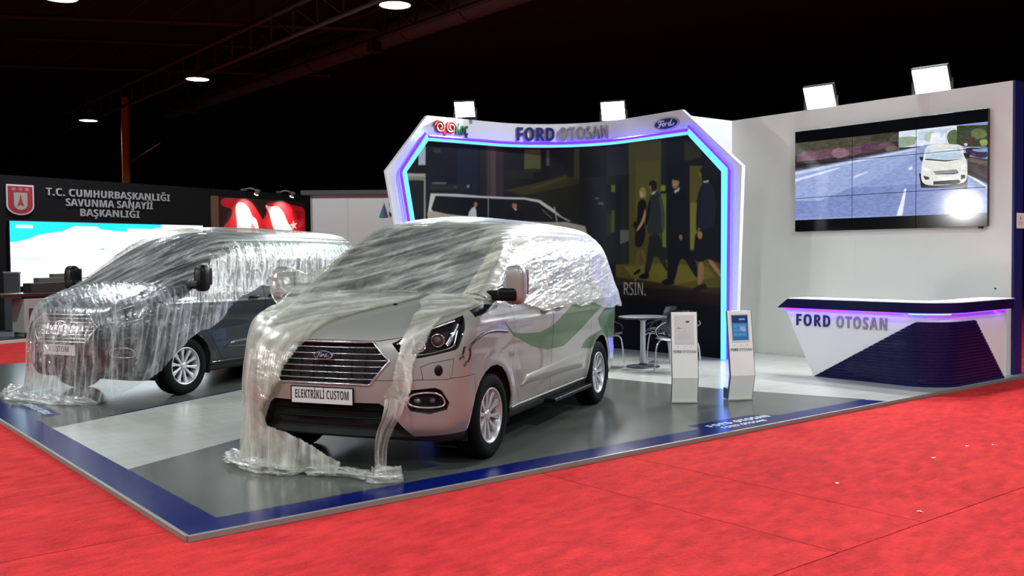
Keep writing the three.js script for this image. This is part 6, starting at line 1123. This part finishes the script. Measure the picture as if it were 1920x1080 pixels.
// ================================================================ grey stand wall behind the vans with a triangle logo
{
  const gw = thing('grey_stand_wall', 'plain grey stand wall with a blue-green triangle logo beside the portal', 'wall', new THREE.Vector3(-5.6, 0, -27), 0.04);
  const gm = std(lin(0.36, 0.365, 0.35), 0.6);
  for (let k = 0; k < 5; k++) part('panel', box(0.996, 3.4, 0.1, 0.5 + k, 1.7, -0.05), gm, gw);
  part('frame_post', box(0.05, 3.4, 0.12, -0.02, 1.7, -0.05), std(lin(0.25, 0.25, 0.24), 0.4, 0.5), gw); part('top_fascia', box(5.3, 0.12, 0.4, 2.35, 3.46, -0.1), std(lin(0.03, 0.03, 0.032), 0.7), gw);
  const lg = group('triangle_logo', gw);
  part('blue_half', prism([[1.87, 2.76], [2.02, 3.16], [2.0, 2.76]], 0.02), std(lin(0.02, 0.09, 0.16), 0.5), lg); part('dark_half', prism([[2.0, 2.76], [2.02, 3.16], [2.13, 2.76]], 0.02), std(lin(0.03, 0.03, 0.09), 0.5), lg); part('green_base', prism([[1.87, 2.76], [1.91, 2.87], [2.02, 2.81], [2.0, 2.76]], 0.022), std(lin(0.02, 0.13, 0.08), 0.5), lg);
  part('letter', letters('S', 0.36 / 0.716, 0.03).list.map((q) => q.geometry.scale(0.65, 1, 1).translate(2.135, 2.79, 0)), std(lin(0.01, 0.01, 0.012), 0.5), gw);
}
// ================================================================ floodlight on the stand across the aisle (seen mirrored in the video wall)
{
  const pos = new THREE.Vector3(-12.0, 3.03, -8.87), aim = new THREE.Vector3(-1.5, 0.8, -8.5);
  const t = thing('mast_floodlight', 'white floodlight on a mast of the stand across the aisle', 'floodlight', new THREE.Vector3(pos.x, 0, pos.z), Math.atan2(aim.x - pos.x, aim.z - pos.z));
  part('mast', bar(new THREE.Vector3(0, 0.0, -0.15), new THREE.Vector3(0, 3.05, -0.15), 0.04, 12), M.darkGrey, t); part('foot', cyl(0.35, 0.38, 0.03, 0, 0.015, -0.15, 28), M.darkGrey, t);
  part('housing', box(0.46, 0.36, 0.1, 0, 3.05, -0.07, 0.015), M.darkGrey, t); part('lamp_glass', box(0.42, 0.32, 0.012, 0, 3.05, -0.012, 0.004), glow(1, 1, 1, 40), t);
  const s = new THREE.SpotLight(0xffffff, 72, 0, 1.2, 0.4, 2); s.position.set(pos.x + 0.05, pos.y, pos.z); s.target.position.copy(aim); s.shadow.radius = 9; s.castShadow = true; s.name = 'mast_flood_beam'; scene.add(s, s.target);
}
// ================================================================ scraps of paper trodden into the carpet
{
  const paper = std(lin(0.7, 0.66, 0.62), 0.9);
  for (const [x, z, r, label] of [[3.37, -7.63, 0.4, 'tiny white paper scrap on the red carpet, third from the counter'], [2.32, -6.82, 1.2, 'tiny white paper scrap on the red carpet, the one closest to the silver van'], [2.59, -6.05, 2.0, 'tiny white paper scrap on the red carpet beside the long carpet seam'], [3.85, -8.08, 0.9, 'tiny white paper scrap on the red carpet, second from the counter'], [4.10, -8.11, 2.6, 'tiny white paper scrap on the red carpet, the one closest to the counter']]) {
    const g = new THREE.PlaneGeometry(0.035, 0.02, 6, 4).rotateX(-Math.PI / 2), p = g.attributes.position;
    for (let i = 0; i < p.count; i++) p.setXYZ(i, p.getX(i) + 0.006 * Math.sin(i * 2.3), 0.0012 + 0.006 * vnoise(p.getX(i) * 90, p.getZ(i) * 90, 0, 0, 8), p.getZ(i) + 0.004 * Math.cos(i * 1.7));
    g.computeVertexNormals();
    const o = part('paper_scrap', g, paper); o.position.set(x, 0, z); o.rotation.y = r; tag(o, label, 'paper', 'paper scraps on the carpet');
  }
}
renderer.render(scene, camera);
